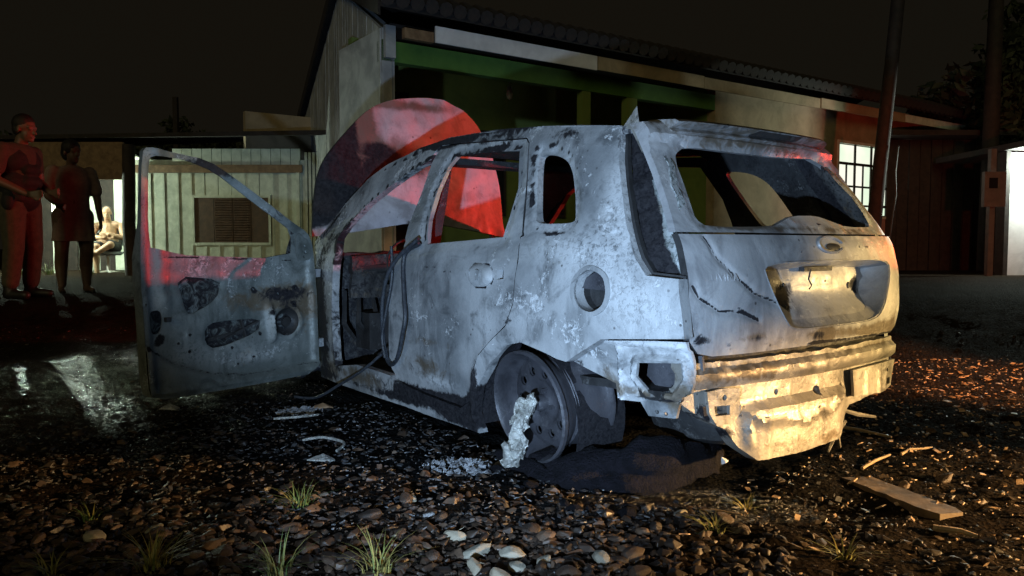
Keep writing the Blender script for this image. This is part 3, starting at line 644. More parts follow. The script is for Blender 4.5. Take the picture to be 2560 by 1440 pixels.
# rear doors
rd = grow(RDOOR, -.007)
HNDc = chaikin(HANDLE, 2)
def rdoor_map(sg):
    def f(u, v, d):
        q = S(u, v) - d*.9
        if d == 0:
            q += .004*n2(u, v, 6, 8.1) + arch_lip(u, v)*.7
            q += .010*bump_in(u, v, grow(RWIN, .05), .02)*(-1)                      # step into the window frame
            q -= .006*math.exp(-((v-.885)/.008)**2)                                 # window sill groove
            q += .004*math.exp(-((v - (.78+.03*math.sin(u*9)))/.010)**2)*(1 if u < .9 else 0)
            q -= .010*sm(0, .03, .24-v)
        return (u, sg*q, v)
    return f
def burn_rdoor(co):
    s_, g_, a_ = burn_side(co); x, z = co[:,0], co[:,2]
    s_ = s_ + lines(x, z, [([(.43,.72),(.50,.775),(.60,.74),(.75,.77),(.9,.755)], .007, .55), ([(.27,.905),(.86,.875)], .006, .8), ([(.98,1.25),(1.0,1.1),(.97,.98),(.9,.86)], .012, .5), ([(.86,.80),(.95,.6),(.93,.40)], .008, .35), ([(.93,1.30),(.4,1.285)], .006, .5)])
    g_ = g_ + blobs(x, z, [(.75,.42,.3,.03,.4),(1.05,.45,.06,.2,.25)]); a_ = a_ + blobs(x, z, [(.3,.5,.05,.2,.4)])
    s_ = s_ + .8*np.exp(-(segdist(np.stack([x, z], 1), HNDc)/.007)**2)*(x < .6)  # dark ring drawn to bring out the handle relief
    s_ = s_ + .75*np.exp(-((segdist(np.stack([x, z], 1), RWIN)-.016)/.006)**2)*(z > .88); a_ = a_ + .5*np.exp(-((segdist(np.stack([x, z], 1), RWIN)-.045)/.015)**2)*(z > .9)  # dark line drawn along the window seal groove
    return s_, g_, a_
for sg in (1, -1):
    ob = panel('rear_door', rd, [RWIN, HOLE], rdoor_map(sg), [M['side'], M['inner']], car, .018 if sg == 1 else .05, .035, burn_rdoor, outer_rim=1)
    if sg == 1:
        panel('handle_mount', HNDc, [circ(.405,.742,.012,8,.016)], lambda u, v, d: (u, S(u, v)+.006-d+.018*bump_in(u, v, HNDc, .02) + .006*math.exp(-(math.hypot(u-.335, v-.745)/.02)**2), v), [M['side'], M['inner']], ob, .012, .014)
        panel('lock_cover', circ(.335,.745,.022,12), [circ(.335,.745,.006,6)], lambda u, v, d: (u, S(u, v)+.034-d, v), [M['side'], M['inner']], ob, .012, .01)
# B pillars, inner cards, tail lamp recesses, fuel filler, rear corner
for sg in (1, -1):
    m = MB(); pts = [(1.06,.16),(1.16,.16),(1.13,.85),(1.11,1.32),(1.065,1.32),(1.06,.85)]
    a = [(x, sg*(S(x,z)-.05), z) for x, z in pts]; b = [(x, sg*(S(x,z)-.085), z) for x, z in pts]; n = len(pts)
    m.add(a+b, [tuple(range(n)), tuple(range(2*n-1, n-1, -1))] + [(i,(i+1)%n,(i+1)%n+n,i+n) for i in range(n)]); m.build('door_pillar', M['inner'], car)
    panel('tail_lamp_recess', LAMPL[:-1] + [(-.53,.755), (-.62 if sg == 1 else -.58,.755), (-.58,.88), (-.52,1.02), (-.42,1.16), (-.29,1.315)], [], lambda u, v, d, sg=sg: (u, sg*(S(u, v)-.055-d-.02*n2(u, v, 9, 4)-.012*n2(u, v, 30, 6)), v), [M['door'], M['inner']], car, .016, .03,
          lambda co: (.75*sm(.02,-.02, -(co[:,0] + .27 + (1.31-co[:,2])*.60)), blobs(co[:,0], co[:,2], [(-.46,.95,.04,.2,.5)]), 1.0*sm(-.03, .02, -(co[:,0] + .27 + (1.31-co[:,2])*.60))))
    m = MB()
    for t in np.linspace(0, 1, 12):
        pass
    panel('lamp_edge', [(-.225,1.30),(-.275,1.18),(-.32,1.084),(-.395,.95),(-.47,.83),(-.515,.776),(-.63,.766),(-.63,.756),(-.51,.762),(-.458,.818),(-.38,.95),(-.305,1.084),(-.258,1.18),(-.208,1.30)], [], lambda u, v, d, sg=sg: (u, sg*(S(u, v)-.03-d), v), M['inner'], car, .02, .02)
m = MB(); cpts = chaikin([(x, z) for x, z in FUEL], 1); n = len(cpts)
a = [(x, S(x,z)-.012, z) for x, z in grow(cpts, .004)]; b = [(x, S(x,z)-.075, z) for x, z in cpts]
m.add(a+b, [tuple(range(n, 2*n))] + [(i,(i+1)%n,(i+1)%n+n,i+n) for i in range(n)]); fc = m.build('fuel_cup', M['inner'], car)
panel('filler_plate', [(-.228,.712),(-.355,.705),(-.345,.75),(-.29,.778),(-.24,.75)], [], lambda u, v, d: (u, S(u, v)-.035-d+.006*n2(u, v, 14, 3), v), [M['rim'], M['inner']], fc, .012, .008)
panel('fuel_ring', grow(FUELc, .016), [FUELc], lambda u, v, d: (u, S(u, v)+.006-d, v), M['side'], fc, .012, .012)
VNT = grow(VENT, .012)
def crn_map(u, v, d):
    q = S(u, v)-.052-d; dv = sd1(u, v, VNT)
    q += .012*math.exp(-((dv-.012)/.009)**2) - .010*math.exp(-((dv-.032)/.008)**2)              # pressed frame round the vent
    q += .016*fs(.515,.53,v) + .014*math.exp(-((u+.375)/.010)**2)*fs(.53,.50,v) - .018*fs(-.385,-.36,u)*fs(.52,.48,v)
    return (u, q + .003*n2(u, v, 14, 3), v)
panel('rear_corner_panel', CRN, [VNT, circ(-.515,.302,.008,10), circ(-.548,.300,.007,10)], crn_map, [M['side'], M['inner']], car, .009, .012,
      lambda co: (blobs(co[:,0], co[:,2], [(-.17,.43,.05,.05,.6),(-.5,.345,.1,.012,.7),(-.62,.36,.04,.03,.5),(-.39,.45,.012,.08,.5)]), blobs(co[:,0], co[:,2], [(-.62,.35,.08,.1,.6),(-.3,.40,.08,.08,.45),(-.45,.36,.2,.03,.5)]), blobs(co[:,0], co[:,2], [(-.45,.53,.2,.02,.9),(-.62,.5,.03,.08,.7)])))
panel('rear_corner_panel', [(-.15,.60),(-.60,.60),(-.60,.40),(-.56,.25),(-.42,.25),(-.24,.40)], [], lambda u, v, d: (u, -(S(u, v)-.06-d), v), [M['door'], M['inner']], car, .04, .03)
panel('vent_duct', grow(VENT, .03), [], lambda u, v, d: (u, S(u, v)-.13-d, v), M['rim'], car, .03, .01)
# wheel housing behind the rear wheels (dark bowl)
for sg in (1, -1):
    m = MB(); n = 18
    ring = [(.13+.31*math.cos(a), .2+.31*math.sin(a)) for a in np.linspace(-.35, PI+.35, n)]
    A_ = [(x, sg*(S(x,z)-.045), z) for x, z in ring]; B_ = [(x, sg*.50, z) for x, z in ring]
    m.add(A_+B_, [(i,i+1,i+1+n,i+n) for i in range(n-1)] + [tuple(range(n, 2*n))]); wh_ = m.build('wheel_housing', M['inner'], car); paint(wh_, lambda co: (.9+0*co[:,0], 0*co[:,0], 0*co[:,0]))
# roof
RX = [p[0] for p in ROOFL[::-1]]; RZ = [p[1] for p in ROOFL[::-1]]
def ze(x): return float(np.interp(x, RX, RZ))
def roof_map(u, v, d):
    z0 = ze(u)-.004; y = S(u, z0); bow = .07*(1-v*v)
    uu = u + (bow if u > 1.1 else (-bow*.0))*sm(1.1, 1.35, u)
    return (float(uu), v*y, z0 + .036*(1-v*v) - d + (.004*n2(u*3, v*3, 2, 3) if d == 0 else 0))
panel('roof', [(-.30,-1),(1.36,-1),(1.36,1),(-.30,1)], [], roof_map, [M['side'], M['inner']], car, .045, .03, lambda co: (.25+0*co[:,0]+.3*sm(.1,-.3,co[:,0]), .35+0*co[:,0], .1+0*co[:,0]))
for yy in (0,):
    m = MB(); m.box(1.30, 1.44, -.50, .50, 1.31, 1.345); m.box(.35, .42, -.54, .54, 1.335, 1.36); m.build('roof_bow', M['inner'], car)
# tailgate: lower skin, window surround, plate recess, spoiler
def hmap(u, v, d):
    x = HX(u, v) + d*.95
    if d == 0:
        x += .003*n2(u, v, 5, 6.1)
        for L_, a in ((HW1, .007), (HW2, .007)): x += a*math.exp(-(sd1(u, v, L_, False)/.012)**2)
    return (x, u, v)
PLc = chaikin(PLATE, 2)
lowL = [(.672,.903),(.672,.838),(.675,.621),(.665,.55),(.63,.509),(.57,.497),(.30,.494),(0,.494),(-.35,.494),(-.60,.497),(-.665,.525),(-.70,.60),(-.712,.75),(-.705,.903)]
def burn_hatch(co):
    y, z = co[:,1], co[:,2]
    soot = lines(y, z, [(HW1, .006, .85), (HW2, .005, .72), ([(.47,.66),(.36,.61)], .006, .6), ([(.30,.70),(.2,.67)], .02, .35)]) + blobs(y, z, [(.60,.55,.05,.025,.55),(.36,.545,.10,.022,.55),(-.02,.53,.06,.03,.62),(.2,.83,.05,.02,.35),(.07,.84,.02,.02,.45),(-.4,.86,.04,.012,.5),(-.02,.86,.02,.012,.5),(.3,.80,.06,.02,.35)])  # paint creases drawn in as thin dark lines besides the soot
    soot = soot + .8*np.exp(-((z-.498)/.008)**2)*sm(.3,-.1,y) + blobs(y, z, [(.64,.56,.03,.05,.4),(.50,.53,.03,.02,.4),(.42,.72,.08,.03,.22),(-.62,.80,.05,.06,.2),(-.3,.84,.1,.02,.2)])
    g_ = blobs(y, z, [(.38,.55,.12,.025,.5),(-.35,.53,.4,.03,.6),(-.05,.53,.08,.04,.6),(-.6,.60,.1,.1,.35),(-.5,.51,.2,.02,.5)])
    a_ = blobs(y, z, [(.3,.53,.02,.04,.9),(.2,.53,.015,.04,.9),(.5,.53,.02,.03,.7),(.42,.54,.012,.04,.8),(.25,.55,.012,.05,.9),(.12,.54,.012,.04,.8),(-.3,.55,.012,.06,.8),(-.55,.57,.012,.06,.8),(.58,.68,.1,.08,.3),(.2,.85,.3,.04,.25)])
    return soot, g_, a_
hat = panel('tailgate', lowL, [PLc], hmap, [M['hatch'], M['inner']], car, .0085, .03, burn_hatch, outer_rim=1, label='pale tailgate skin with sunken number plate recess')
# recess tub, tilted back at the sides
m = MB(); n = len(PLc); inn = grow(PLc, -.03); inn = [(y, max(.575, z)) for y, z in inn]
A_ = [(HX(y,z)-.004, y, z) for y, z in grow(PLc, .004)]; A2 = [(HX(y,z)+.010, y, z) for y, z in PLc]
V, T = tess(inn, [], .03)
B_ = [(HX(y,z)+.11-.07*sm(.68,.59,z), y, z) for y, z in inn]
m.add(A_+A2+B_, [(i,(i+1)%n,(i+1)%n+n,i+n) for i in range(n)] + [(i+n,(i+1)%n+n,(i+1)%n+2*n,i+2*n) for i in range(n)])
m.add([(HX(y,z)+.11-.07*float(sm(.68,.59,z)) - .012*math.exp(-((z-.735)/.006)**2) + .0025*n2(y,z,12,3), y, z) for y, z in V], [tuple(t) for t in T])
po = m.build('plate_recess', M['hatch'], hat, 50)
paint(po, lambda co: (blobs(co[:,1], co[:,2], [(.05,.69,.08,.06,.75),(.09,.64,.03,.03,.6),(.26,.76,.04,.03,.5),(-.30,.64,.05,.05,.3),(-.45,.70,.05,.06,.8),(-.22,.70,.03,.03,.4)]), blobs(co[:,1], co[:,2], [(-.2,.58,.3,.02,.5),(-.3,.70,.06,.04,.3)]), 0*co[:,0]))
for (y, z, r) in ((.055,.715,.010),(.095,.635,.008),(-.225,.725,.009),(-.40,.70,.016)):
    m = MB(); m.lathe([(.0005,.006),(r*.6,.006),(r,.0),(r,-.012)], (HX(y,z)+.11-.07*float(sm(.68,.59,z)), y, z), (-1,0,0), 10); m.build('bolt', M['inner'], po, 40)
m = MB(); m.box(-.60, -.575, -.22, -.03, .765, .782); m.build('latch_slot', M['inner'], po)
m = MB(); m.tube([(-.645,.0,.775),(-.64,.004,.74),(-.645,-.008,.715),(-.64,.0,.70)], .003, 5); m.build('plate_lamp_wire', M['inner'], po)
# round badge ring left on the skin
m = MB(); cy, cz = -.133, .868; ring = [(HX(cy+.082*math.cos(a), cz+.030*math.sin(a))-.004, cy+.082*math.cos(a), cz+.030*math.sin(a)) for a in np.linspace(-2.6, 2.9, 30)]
m.tube(ring, .0055, 6); m.build('badge_ring', M['hatch'], hat, 60)
m = MB(); m.add([(HX(cy+.05*math.cos(a)*q, cz-.006+.014*math.sin(a)*q)-.003-.003*(1-q), cy-.012+.05*math.cos(a)*q, cz-.008+.014*math.sin(a)*q) for q in (.3,.7,1.) for a in np.linspace(0, 2*PI, 12, endpoint=False)], [(r*12+i, r*12+(i+1)%12, (r+1)*12+(i+1)%12, (r+1)*12+i) for r in range(2) for i in range(12)] + [tuple(range(12))]); m.build('badge_stub', M['inner'], hat, 60)
# letters of the model name, a shallow relief left on the paint
tcu = bpy.data.curves.new('model_lettering', 'FONT'); tcu.body = 'LIVINA'; tcu.size = .034; tcu.extrude = .0012; tcu.space_character = 1.25; tcu.align_x = 'CENTER'
to = bpy.data.objects.new('model_lettering', tcu); COL.objects.link(to); to.rotation_euler = (PI/2, 0, -PI/2); to.location = (0,0,0)
bpy.context.view_layer.update(); dg = bpy.context.evaluated_depsgraph_get(); tme = bpy.data.meshes.new_from_object(to.evaluated_get(dg)); bpy.data.objects.remove(to)
tme.transform(Matrix.Translation((0,0,0)))
for v_ in tme.vertices:
    lx, ly, lz = v_.co; y = .525 - lx; z = .748 + ly; v_.co = (HX(y, z) - .0012 - lz, y, z)
link('model_lettering', tme, M['hatch'], hat)
# window surround
upL = [(.571,1.312),(.59,1.21),(.608,1.119),(.638,1.01),(.668,.910),(-.700,.910),(-.68,.99),(-.645,1.09),(-.61,1.20),(-.585,1.285),(-.545,1.318),(-.472,1.331),(-.175,1.336),(.096,1.336),(.485,1.322)]
HWc = chaikin(HWIN, 1)
def umap(u, v, d):
    x = HX(u, v) + d*.8 + (.0 if d else .003*n2(u,v,7,3)); z = v
    if d == 0 and v > 1.235: x -= .030*float(sm(1.235,1.27,v))
    if d == 0: x += .012*bump_in(u, v, grow(HWc, .028), .012)
    if v < 1.2: x += .010*(1 if d == 0 else 0)
    return (x, u, z)
def burn_up(co):
    y, z = co[:,1], co[:,2]
    return (blobs(y, z, [(.3,1.26,.2,.03,.35),(-.3,1.25,.3,.02,.45),(-.15,.945,.02,.012,.9)]) + lines(y, z, [([(.53,1.2),(.56,1.0)], .008, .6)]), .22+blobs(y, z, [(.0,1.29,.5,.05,.5),(.3,.93,.3,.012,.5),(-.3,.92,.3,.008,.8)]), blobs(y, z, [(.58,1.1,.03,.2,.6),(.5,1.29,.06,.02,.7),(-.05,.95,.05,.02,.4)]))
wsur = panel('tailgate_window_frame', upL, [HWc], umap, [M['hatch'], M['inner']], hat, .018, .05, burn_up)
# roof spoiler, a hollow lip across the top of the tailgate
m = MB(); ny_ = 26; pr = None
for i, y in enumerate(np.linspace(.47, -.565, ny_)):
    e = 1-max(0, (abs(y)-.40)/.17)**2; zz = .010*(1-(y/.6)**2)
    ring = [(-.265,1.332+zz), (-.36-.05*e,1.318+zz), (-.372-.055*e,1.308+zz), (-.362-.045*e,1.298+zz), (-.345-.03*e,1.290+zz), (-.36-.035*e,1.276+zz), (-.352-.03*e,1.268+zz), (-.33,1.262+zz)]
    m.v += [(x+.03*(abs(y)/.6)**4, y, z) for x, z in ring]
k_ = 8; m.f += [(i*k_+j, i*k_+j+1, (i+1)*k_+j+1, (i+1)*k_+j) for i in range(ny_-1) for j in range(k_-1)]; m.m += [0]*len(m.f); m.f += [tuple(range(k_)), tuple(range((ny_-1)*k_, ny_*k_))]; m.m += [0, 0]
so = m.build('roof_spoiler', M['hatch'], hat, 50)
paint(so, lambda co: (blobs(co[:,1], co[:,2], [(.3,1.31,.3,.03,.3),(0,1.32,.3,.02,.3)]), .5+0*co[:,0], 0*co[:,0]))
m = MB(); m.add([(-.425+.02*0,.02,1.312),(-.425,-.27,1.312),(-.412,-.25,1.296),(-.412,.04,1.296),(-.39,.02,1.312),(-.39,-.27,1.312),(-.385,-.25,1.296),(-.385,.04,1.296)], [(0,1,2,3),(7,6,5,4),(0,4,5,1),(1,5,6,2),(2,6,7,3),(3,7,4,0)]); m.build('brake_lamp_slot', M['inner'], hat)
# torn metal shard sticking up at the left top corner
m = MB(); m.add([(-.22,.570,1.30),(-.27,.575,1.29),(-.33,.578,1.20),(-.285,.560,1.375),(-.22,.562,1.30),(-.27,.567,1.29),(-.33,.570,1.20)], [(0,1,3),(4,3,5),(1,2,3),(5,3,6),(0,4,5,1),(1,5,6,2),(0,3,4),(2,6,3)]); m.build('torn_trim', M['beam'], hat)
# ---- rear beam and lower panel
def bow(y): return -.07*(1-(y/.72)**2)
def beam_map(u, v, d): return (-.60 + bow(u) + d - .018*float(sm(.0,.02,.455-v)*sm(0,.02,v-.385)) + (.004*n2(u, v, 12, 2) if d == 0 else 0), u, v)
top = [(y, .472 + .010*n2(y, 0, 9, 3)*float(sm(.15,-.1,y)) + .005*n2(y, 0, 27, 1)) for y in np.linspace(.66, -.69, 90)]
bot = [(y, .383 + .02*sm(.1,.3,y)*0) for y in np.linspace(-.69, .66, 12)]
bo = panel('bumper_beam', top+bot, [], beam_map, [M['beam'], M['inner']], car, .018, .06, lambda co: (blobs(co[:,1], co[:,2], [(.45,.43,.2,.04,.25),(.02,.45,.05,.03,.45)]), blobs(co[:,1], co[:,2], [(.4,.43,.4,.05,.62),(-.45,.46,.3,.02,.6)]), blobs(co[:,1], co[:,2], [(-.3,.43,.02,.04,.7),(-.5,.43,.02,.04,.7)])))
def gap_map(u, v, d): return (-.56 + bow(u)*.8 + d + .01*n2(u, v, 20, 4), u, v)
panel('rear_sill', [(y, .50+.006*math.sin(y*50)) for y in np.linspace(.66, -.69, 40)] + [(-.69,.47),(.66,.47)], [], gap_map, [M['inner'], M['inner']], car, .02, .04)
rp = [(.66,.385),(.0,.385),(-.70,.385),(-.70,.36),(-.665,.245),(-.50,.238),(-.31,.222),(-.22,.15),(-.17,.115),(.087,.105),(.33,.108),(.40,.16),(.46,.23),(.56,.275),(.66,.34)]
def rp_map(u, v, d):
    x = -.585 + bow(u)*.9 + d
    tub = float(sm(.42,.30,u)*sm(-.30,-.16,u)); x -= tub*.035*fs(.31,.29,v)
    for yy in (.28,.13,-.06,-.40,-.52): x -= .006*math.exp(-((u-yy)/.014)**2)*fs(.36,.33,v)
    if d == 0:
        x -= .014*math.exp(-(sd1(u, v, RIBS, False)/.010)**2) + .014*math.exp(-(sd1(u, v, RIB2, False)/.010)**2)
        x += .004*n2(u, v, 9, 7)
    return (x, u, v)
panel('rear_panel', rp, [circ(-.045,.315,.018,10), circ(.20,.335,.012,8)], rp_map, [M['beam'], M['inner']], car, .014, .05,
      lambda co: (blobs(co[:,1], co[:,2], [(.55,.30,.08,.06,.7),(.45,.20,.05,.06,.6),(.0,.36,.05,.04,.4),(-.25,.30,.03,.06,.45),(.2,.30,.04,.03,.3),(-.62,.31,.05,.03,.4)]) + .5*np.exp(-(segdist(np.stack([co[:,1], co[:,2]], 1), RIBS, False)-.016)**2/.00004), blobs(co[:,1], co[:,2], [(.2,.15,.3,.03,.4),(-.5,.30,.15,.06,.45),(-.1,.13,.1,.03,.6)]), .1+blobs(co[:,1], co[:,2], [(.1,.2,.1,.05,.3)])))
for (lp, hl, dd) in (([(.575,.375),(.50,.382),(.43,.375),(.425,.285),(.455,.255),(.535,.258),(.565,.30)], [[(.545,.325),(.475,.322),(.472,.288),(.54,.29)], circ(.50,.350,.010,10)], .03), ([(-.27,.37),(-.69,.372),(-.66,.262),(-.56,.246),(-.29,.262)], [[(-.60,.30),(-.645,.30),(-.64,.272),(-.60,.272)], circ(-.61,.335,.009,8)], .03)):
    panel('bumper_bracket', lp, hl, lambda u, v, d: (rp_map(u, v, 0)[0]-.03+d, u, v), [M['beam'], M['inner']], car, .014, .012, lambda co: (0*co[:,0], .25+0*co[:,0], .15+0*co[:,0]))
for (a, b) in (((-.66,-.19,.21),(-.64,-.24,.06)), ((-.66,-.24,.17),(-.63,-.17,.05)), ((-.60,-.33,.19),(-.58,-.62,.12))):
    m = MB(); mid = [(a[i]+b[i])/2+(.02 if i == 1 else 0) for i in range(3)]; m.tube([a, mid, b], [.008,.010,.006], 6); m.build('hanger_strap', M['beam'], car, 40)
# spare wheel well, seen at its side
m = MB(); prof = [(.30,.36),(.29,.20),(.27,.13),(.22,.105),(.001,.10)]; m.lathe(prof, (-.30,.08,0), (0,0,1), 28); m.build('spare_well', M['inner'], car, 40)
# ---- front end: wings, firewall, scuttle, grille panel
for sg in (1, -1):
    wl_ = [(2.21,.78),(2.21,.10),(2.28,.10),(2.31,.25),(2.40,.42),(2.60,.50),(2.80,.42),(2.90,.25),(2.93,.12),(3.18,.16),(3.26,.42),(3.18,.60),(2.90,.70),(2.60,.755)]
    panel('front_wing', wl_, [], lambda u, v, d, sg=sg: (u, sg*(S(min(u,2.2), v)-.01-d-.10*max(0,(u-2.5)/.75)**2), v), [M['side'], M['inner']], car, .05, .02, lambda co: (.5+0*co[:,0], .2+0*co[:,0], 0*co[:,0]))
panel('firewall', [(-.70,.12),(.70,.12),(.70,.80),(.3,.83),(-.3,.83),(-.70,.80)], [], lambda u, v, d: (2.12+d+.04*n2(u, v, 6, 2)+.02*n2(u, v, 20, 5), u, v), M['inner'], car, .03, .03, lambda co: (.5+0*co[:,0], .3+0*co[:,0], .2+0*co[:,0]))
panel('scuttle', [(-.70,2.02),(.70,2.02),(.70,2.34),(.3,2.42),(-.3,2.42),(-.70,2.34)], [], lambda u, v, d: (v, u, .815-d+.02*n2(u, v, 9, 2)), M['inner'], car, .035, .03)
panel('dashboard', [(-.68,.55),(.68,.55),(.68,.80),(.4,.815),(0,.79),(-.4,.815),(-.68,.80)], [circ(.40,.66,.06,10,.05), circ(-.1,.67,.07,10,.06)], lambda u, v, d: (1.93+d+.03*n2(u, v, 7, 8)+.02*n2(u, v, 24, 3), u, v), M['inner'], car, .022, .03, lambda co: (.45+0*co[:,0], .3+0*co[:,0], .35+0*co[:,0]))
m = MB(); m.tube([(1.95,-.68,.72),(1.93,0,.74),(1.95,.68,.72)], .03, 8); m.build('dash_tube', M['inner'], car, 40)
m = MB(); m.tube([(1.98,.37,.62),(1.72,.37,.72)], .025, 8); m.lathe([(.185,-.008),(.193,0),(.185,.008),(.177,0),(.185,-.008)], (1.70,.37,.73), (-.9,0,.35), 28); m.build('steering_wheel', M['inner'], car, 40)
for q in range(7):
    m = MB(); r_ = random.Random(q); y = .15+.09*q; m.tube([(2.0,y,.55+.05*r_.random()),(1.93,y+.05*r_.random(),.40),(1.96,y-.04,.25+.1*r_.random())], [.012,.018,.008], 6); m.build('charred_hose', M['inner'], car, 40)
m = MB(); m.box(1.86, 2.05, .35, .60, .24, .46); m.build('charred_module', M['inner'], car)
panel('nose_panel', [(-.66,.22),(.66,.22),(.62,.60),(-.62,.60)], [circ(.35,.42,.12,12,.08), circ(-.35,.42,.12,12,.08)], lambda u, v, d: (3.24-.16*(abs(u)/.66)**2-d, u, v), [M['inner'], M['inner']], car, .06, .03)
m = MB(); m.box(2.35, 2.95, -.35, .35, .18, .52); m.build('engine_block', M['inner'], car)
panel('floor_pan', [(-.55,-.70),(2.12,-.70),(2.12,.70),(-.55,.70)], [], lambda u, v, d: (u, v, (.13 if u > .75 else .13+.25*float(sm(.75,.45,u)))-d+.012*n2(u, v, 8, 2)), M['inner'], car, .06, .03)
for (x, y) in ((1.15,.38),(1.15,-.38)):
    st = MB(); st.tube([(x+.35,y-.22,.32),(x,y-.22,.32),(x-.12,y-.21,.78),(x-.13,y+.21,.78),(x,y+.22,.32),(x+.35,y+.22,.32)], .014, 6)
    for q in range(4): st.tube([(x-.02-.03*q,y-.21,.40+.1*q),(x-.02-.03*q,y+.21,.40+.1*q)], .006, 5)
    st.bar((x+.3,y-.2,.2),(x+.3,y-.2,.32),.03); st.bar((x+.3,y+.2,.2),(x+.3,y+.2,.32),.03); st.bar((x,y-.2,.14),(x,y-.2,.32),.03); st.bar((x,y+.2,.14),(x,y+.2,.32),.03)
    st.build('seat_frame', M['inner'], car, 40)
st = MB(); st.tube([(.30,-.60,.40),(.16,-.60,.80),(.16,.60,.80),(.30,.60,.40)], .015, 6); st.tube([(.2,0,.42),(.16,0,.80)], .012, 6); st.tube([(.24,-.6,.6),(.24,.6,.6)], .008, 5); st.build('rear_seat_frame', M['inner'], car, 40)
# ---- wheels
def wheel(cx, cy, cz, sg, cam_=.0):
    m = MB(); prof = [(.205,.0),(.206,-.010),(.192,-.016),(.190,-.035),(.168,-.055),(.166,-.085),(.178,-.105),(.188,-.13),(.192,-.155),(.205,-.162),(.206,-.170),(.196,-.172),(.182,-.150),(.160,-.10),(.163,-.07),(.176,-.05),(.184,-.03),(.188,-.006),(.197,.004),(.205,.0)]
    prof = [(r*1.075, h*1.5) for r, h in prof]; m.lathe(prof, (0,0,0), (0,1,0), 44); wo_ = m.build('wheel', M['rim'], car, 50)
    wo_.location = (cx, sg*cy, cz); wo_.rotation_euler = (-cam_ if sg > 0 else cam_, 0, 0 if sg > 0 else PI)
    # dished disc with a ring of holes
    V, T = tess(circ(0,0,.186,44), [circ(.125*math.cos(a), .125*math.sin(a), 0.019, 12) for a in np.linspace(0, 2*PI, 10, endpoint=False)], .013)
    dm = MB()
    def dz(r): return float(np.interp(r, [0,.03,.045,.075,.10,.15,.175,.183], [-.075,-.075,-.088,-.092,-.070,-.072,-.084,-.092]))
    n = len(V); dm.add([(x, dz(math.hypot(x,z)), z) for x, z in V] + [(x, dz(math.hypot(x,z))-.012, z) for x, z in V], [tuple(t) for t in T] + [tuple(i+n for i in t[::-1]) for t in T]); dm.build('rim_disc', M['rim'], wo_, 50)
    h = MB(); h.lathe([(.001,-.04),(.024,-.04),(.030,-.05),(.033,-.09)], (0,0,0), (0,1,0), 18); h.build('hub', M['rim'], wo_, 40)
    b = MB()
    for a in np.linspace(.3, 2*PI+.3, 4, endpoint=False): b.lathe([(.001,-.068),(.009,-.068),(.010,-.092)], (.05*math.cos(a), 0, .05*math.sin(a)), (0,1,0), 6)
    b.build('wheel_nuts', M['rim'], wo_)
    b = MB(); b.lathe([(.001,-.105),(.135,-.105),(.14,-.11),(.14,-.16),(.001,-.11)], (0,0,0), (0,1,0), 24); b.build('brake_drum', M['inner'], wo_, 40)
    if cam_:
        t = MB(); t.lathe([(.222,-.015),(.250,-.03),(.268,-.07),(.270,-.15),(.25,-.21),(.222,-.235)], (0,0,0), (0,1,0), 60)
        t.f = [f for f in t.f if sum(t.v[i][0] for i in f)/4 > .035 + .03*noise.noise(Vector((sum(t.v[i][1] for i in f)*6, sum(t.v[i][2] for i in f)*4, 0)))]; t.m = [0]*len(t.f)
        to_ = t.build('tyre_remnant', M['tyre'], wo_, 60); md = to_.modifiers.new('thick', 'SOLIDIFY'); md.thickness = .010
        for v_ in to_.data.vertices: v_.co += noise.noise_vector(v_.co*18)*.008
    return wo_
wheel(.015, .832, .245, 1, .14); wheel(0, .79, .205, -1); wheel(2.6, .77, .205, 1); wheel(2.6, .77, .205, -1)
# ---- bonnet, standing open
HA = math.radians(78)
hood_l = [(.765,.0)] + HOOD[1:12] + [(-.70,.45),(-.72,.0),(-.45,.045),(-.15,.085),(.12,.09),(.35,.05),(.55,.02)]
hood_l = np.array(resample(hood_l, .025)); k0_ = hood_l.copy()
for _ in range(10): hood_l = (np.roll(hood_l,2,0)+np.roll(hood_l,1,0)+hood_l+np.roll(hood_l,-1,0)+np.roll(hood_l,-2,0))/5
hood_l = [tuple(a*(1-f)+b*f) for a, b, f in zip(k0_, hood_l, sm(.0,.25,k0_[:,1]))]
def hood_map(u, v, d):
    b = .05*(1-(u/.75)**2) + .05*math.sin(v*2.8) ; b -= d
    b += (.012*n2(u, v, 4, 5)+.006*n2(u,v,11,2) + .02*n2(u, v, 9, 4)*fs(.42,.62,u) + .03*n2(u, v, 10, 9)*fs(.88,.98,v) + .02*n2(u, v, 14, 9)*fs(.15,.0,v)) if d == 0 else 0
    return (2.32 + v*math.cos(HA) - b*math.sin(HA), u, .92 + v*math.sin(HA) + b*math.cos(HA)*.3)
def burn_hood(co):
    y = co[:,1]; v = (co[:,2]-.92)/math.sin(HA); e = sm(.40, .52, y + .10*(v-.5)) * sm(.0,.12,v)
    low = blobs(y, v, [(.52,.12,.25,.14,-.9)])
    soot = 1.5*e + blobs(y, v, [(.30,.60,.10,.05,.8),(.20,.55,.14,.07,.75),(.38,.40,.10,.16,.8),(.10,.45,.2,.06,.7),(.1,.98,.2,.03,.5)]) + low*e
    sc_ = .9*sm(.20,.42,y) + blobs(y, v, [(.15,.55,.25,.12,1.),(-.1,.93,.3,.04,.9),(.2,.93,.12,.04,.9),(.35,.75,.06,.2,.9),(0,.5,.4,.06,.5)]) + low
    return soot, sc_, 0*y
panel('bonnet', hood_l, [], hood_map, [M['hoodm'], M['inner']], car, .018, .025, burn_hood, label='raised scorched bonnet, dark at its left edge')
for y in (-.62, .66):
    m = MB(); m.bar((2.30,y,.78),(2.34,y,.96),.025,.03); m.build('bonnet_hinge', M['inner'], car)
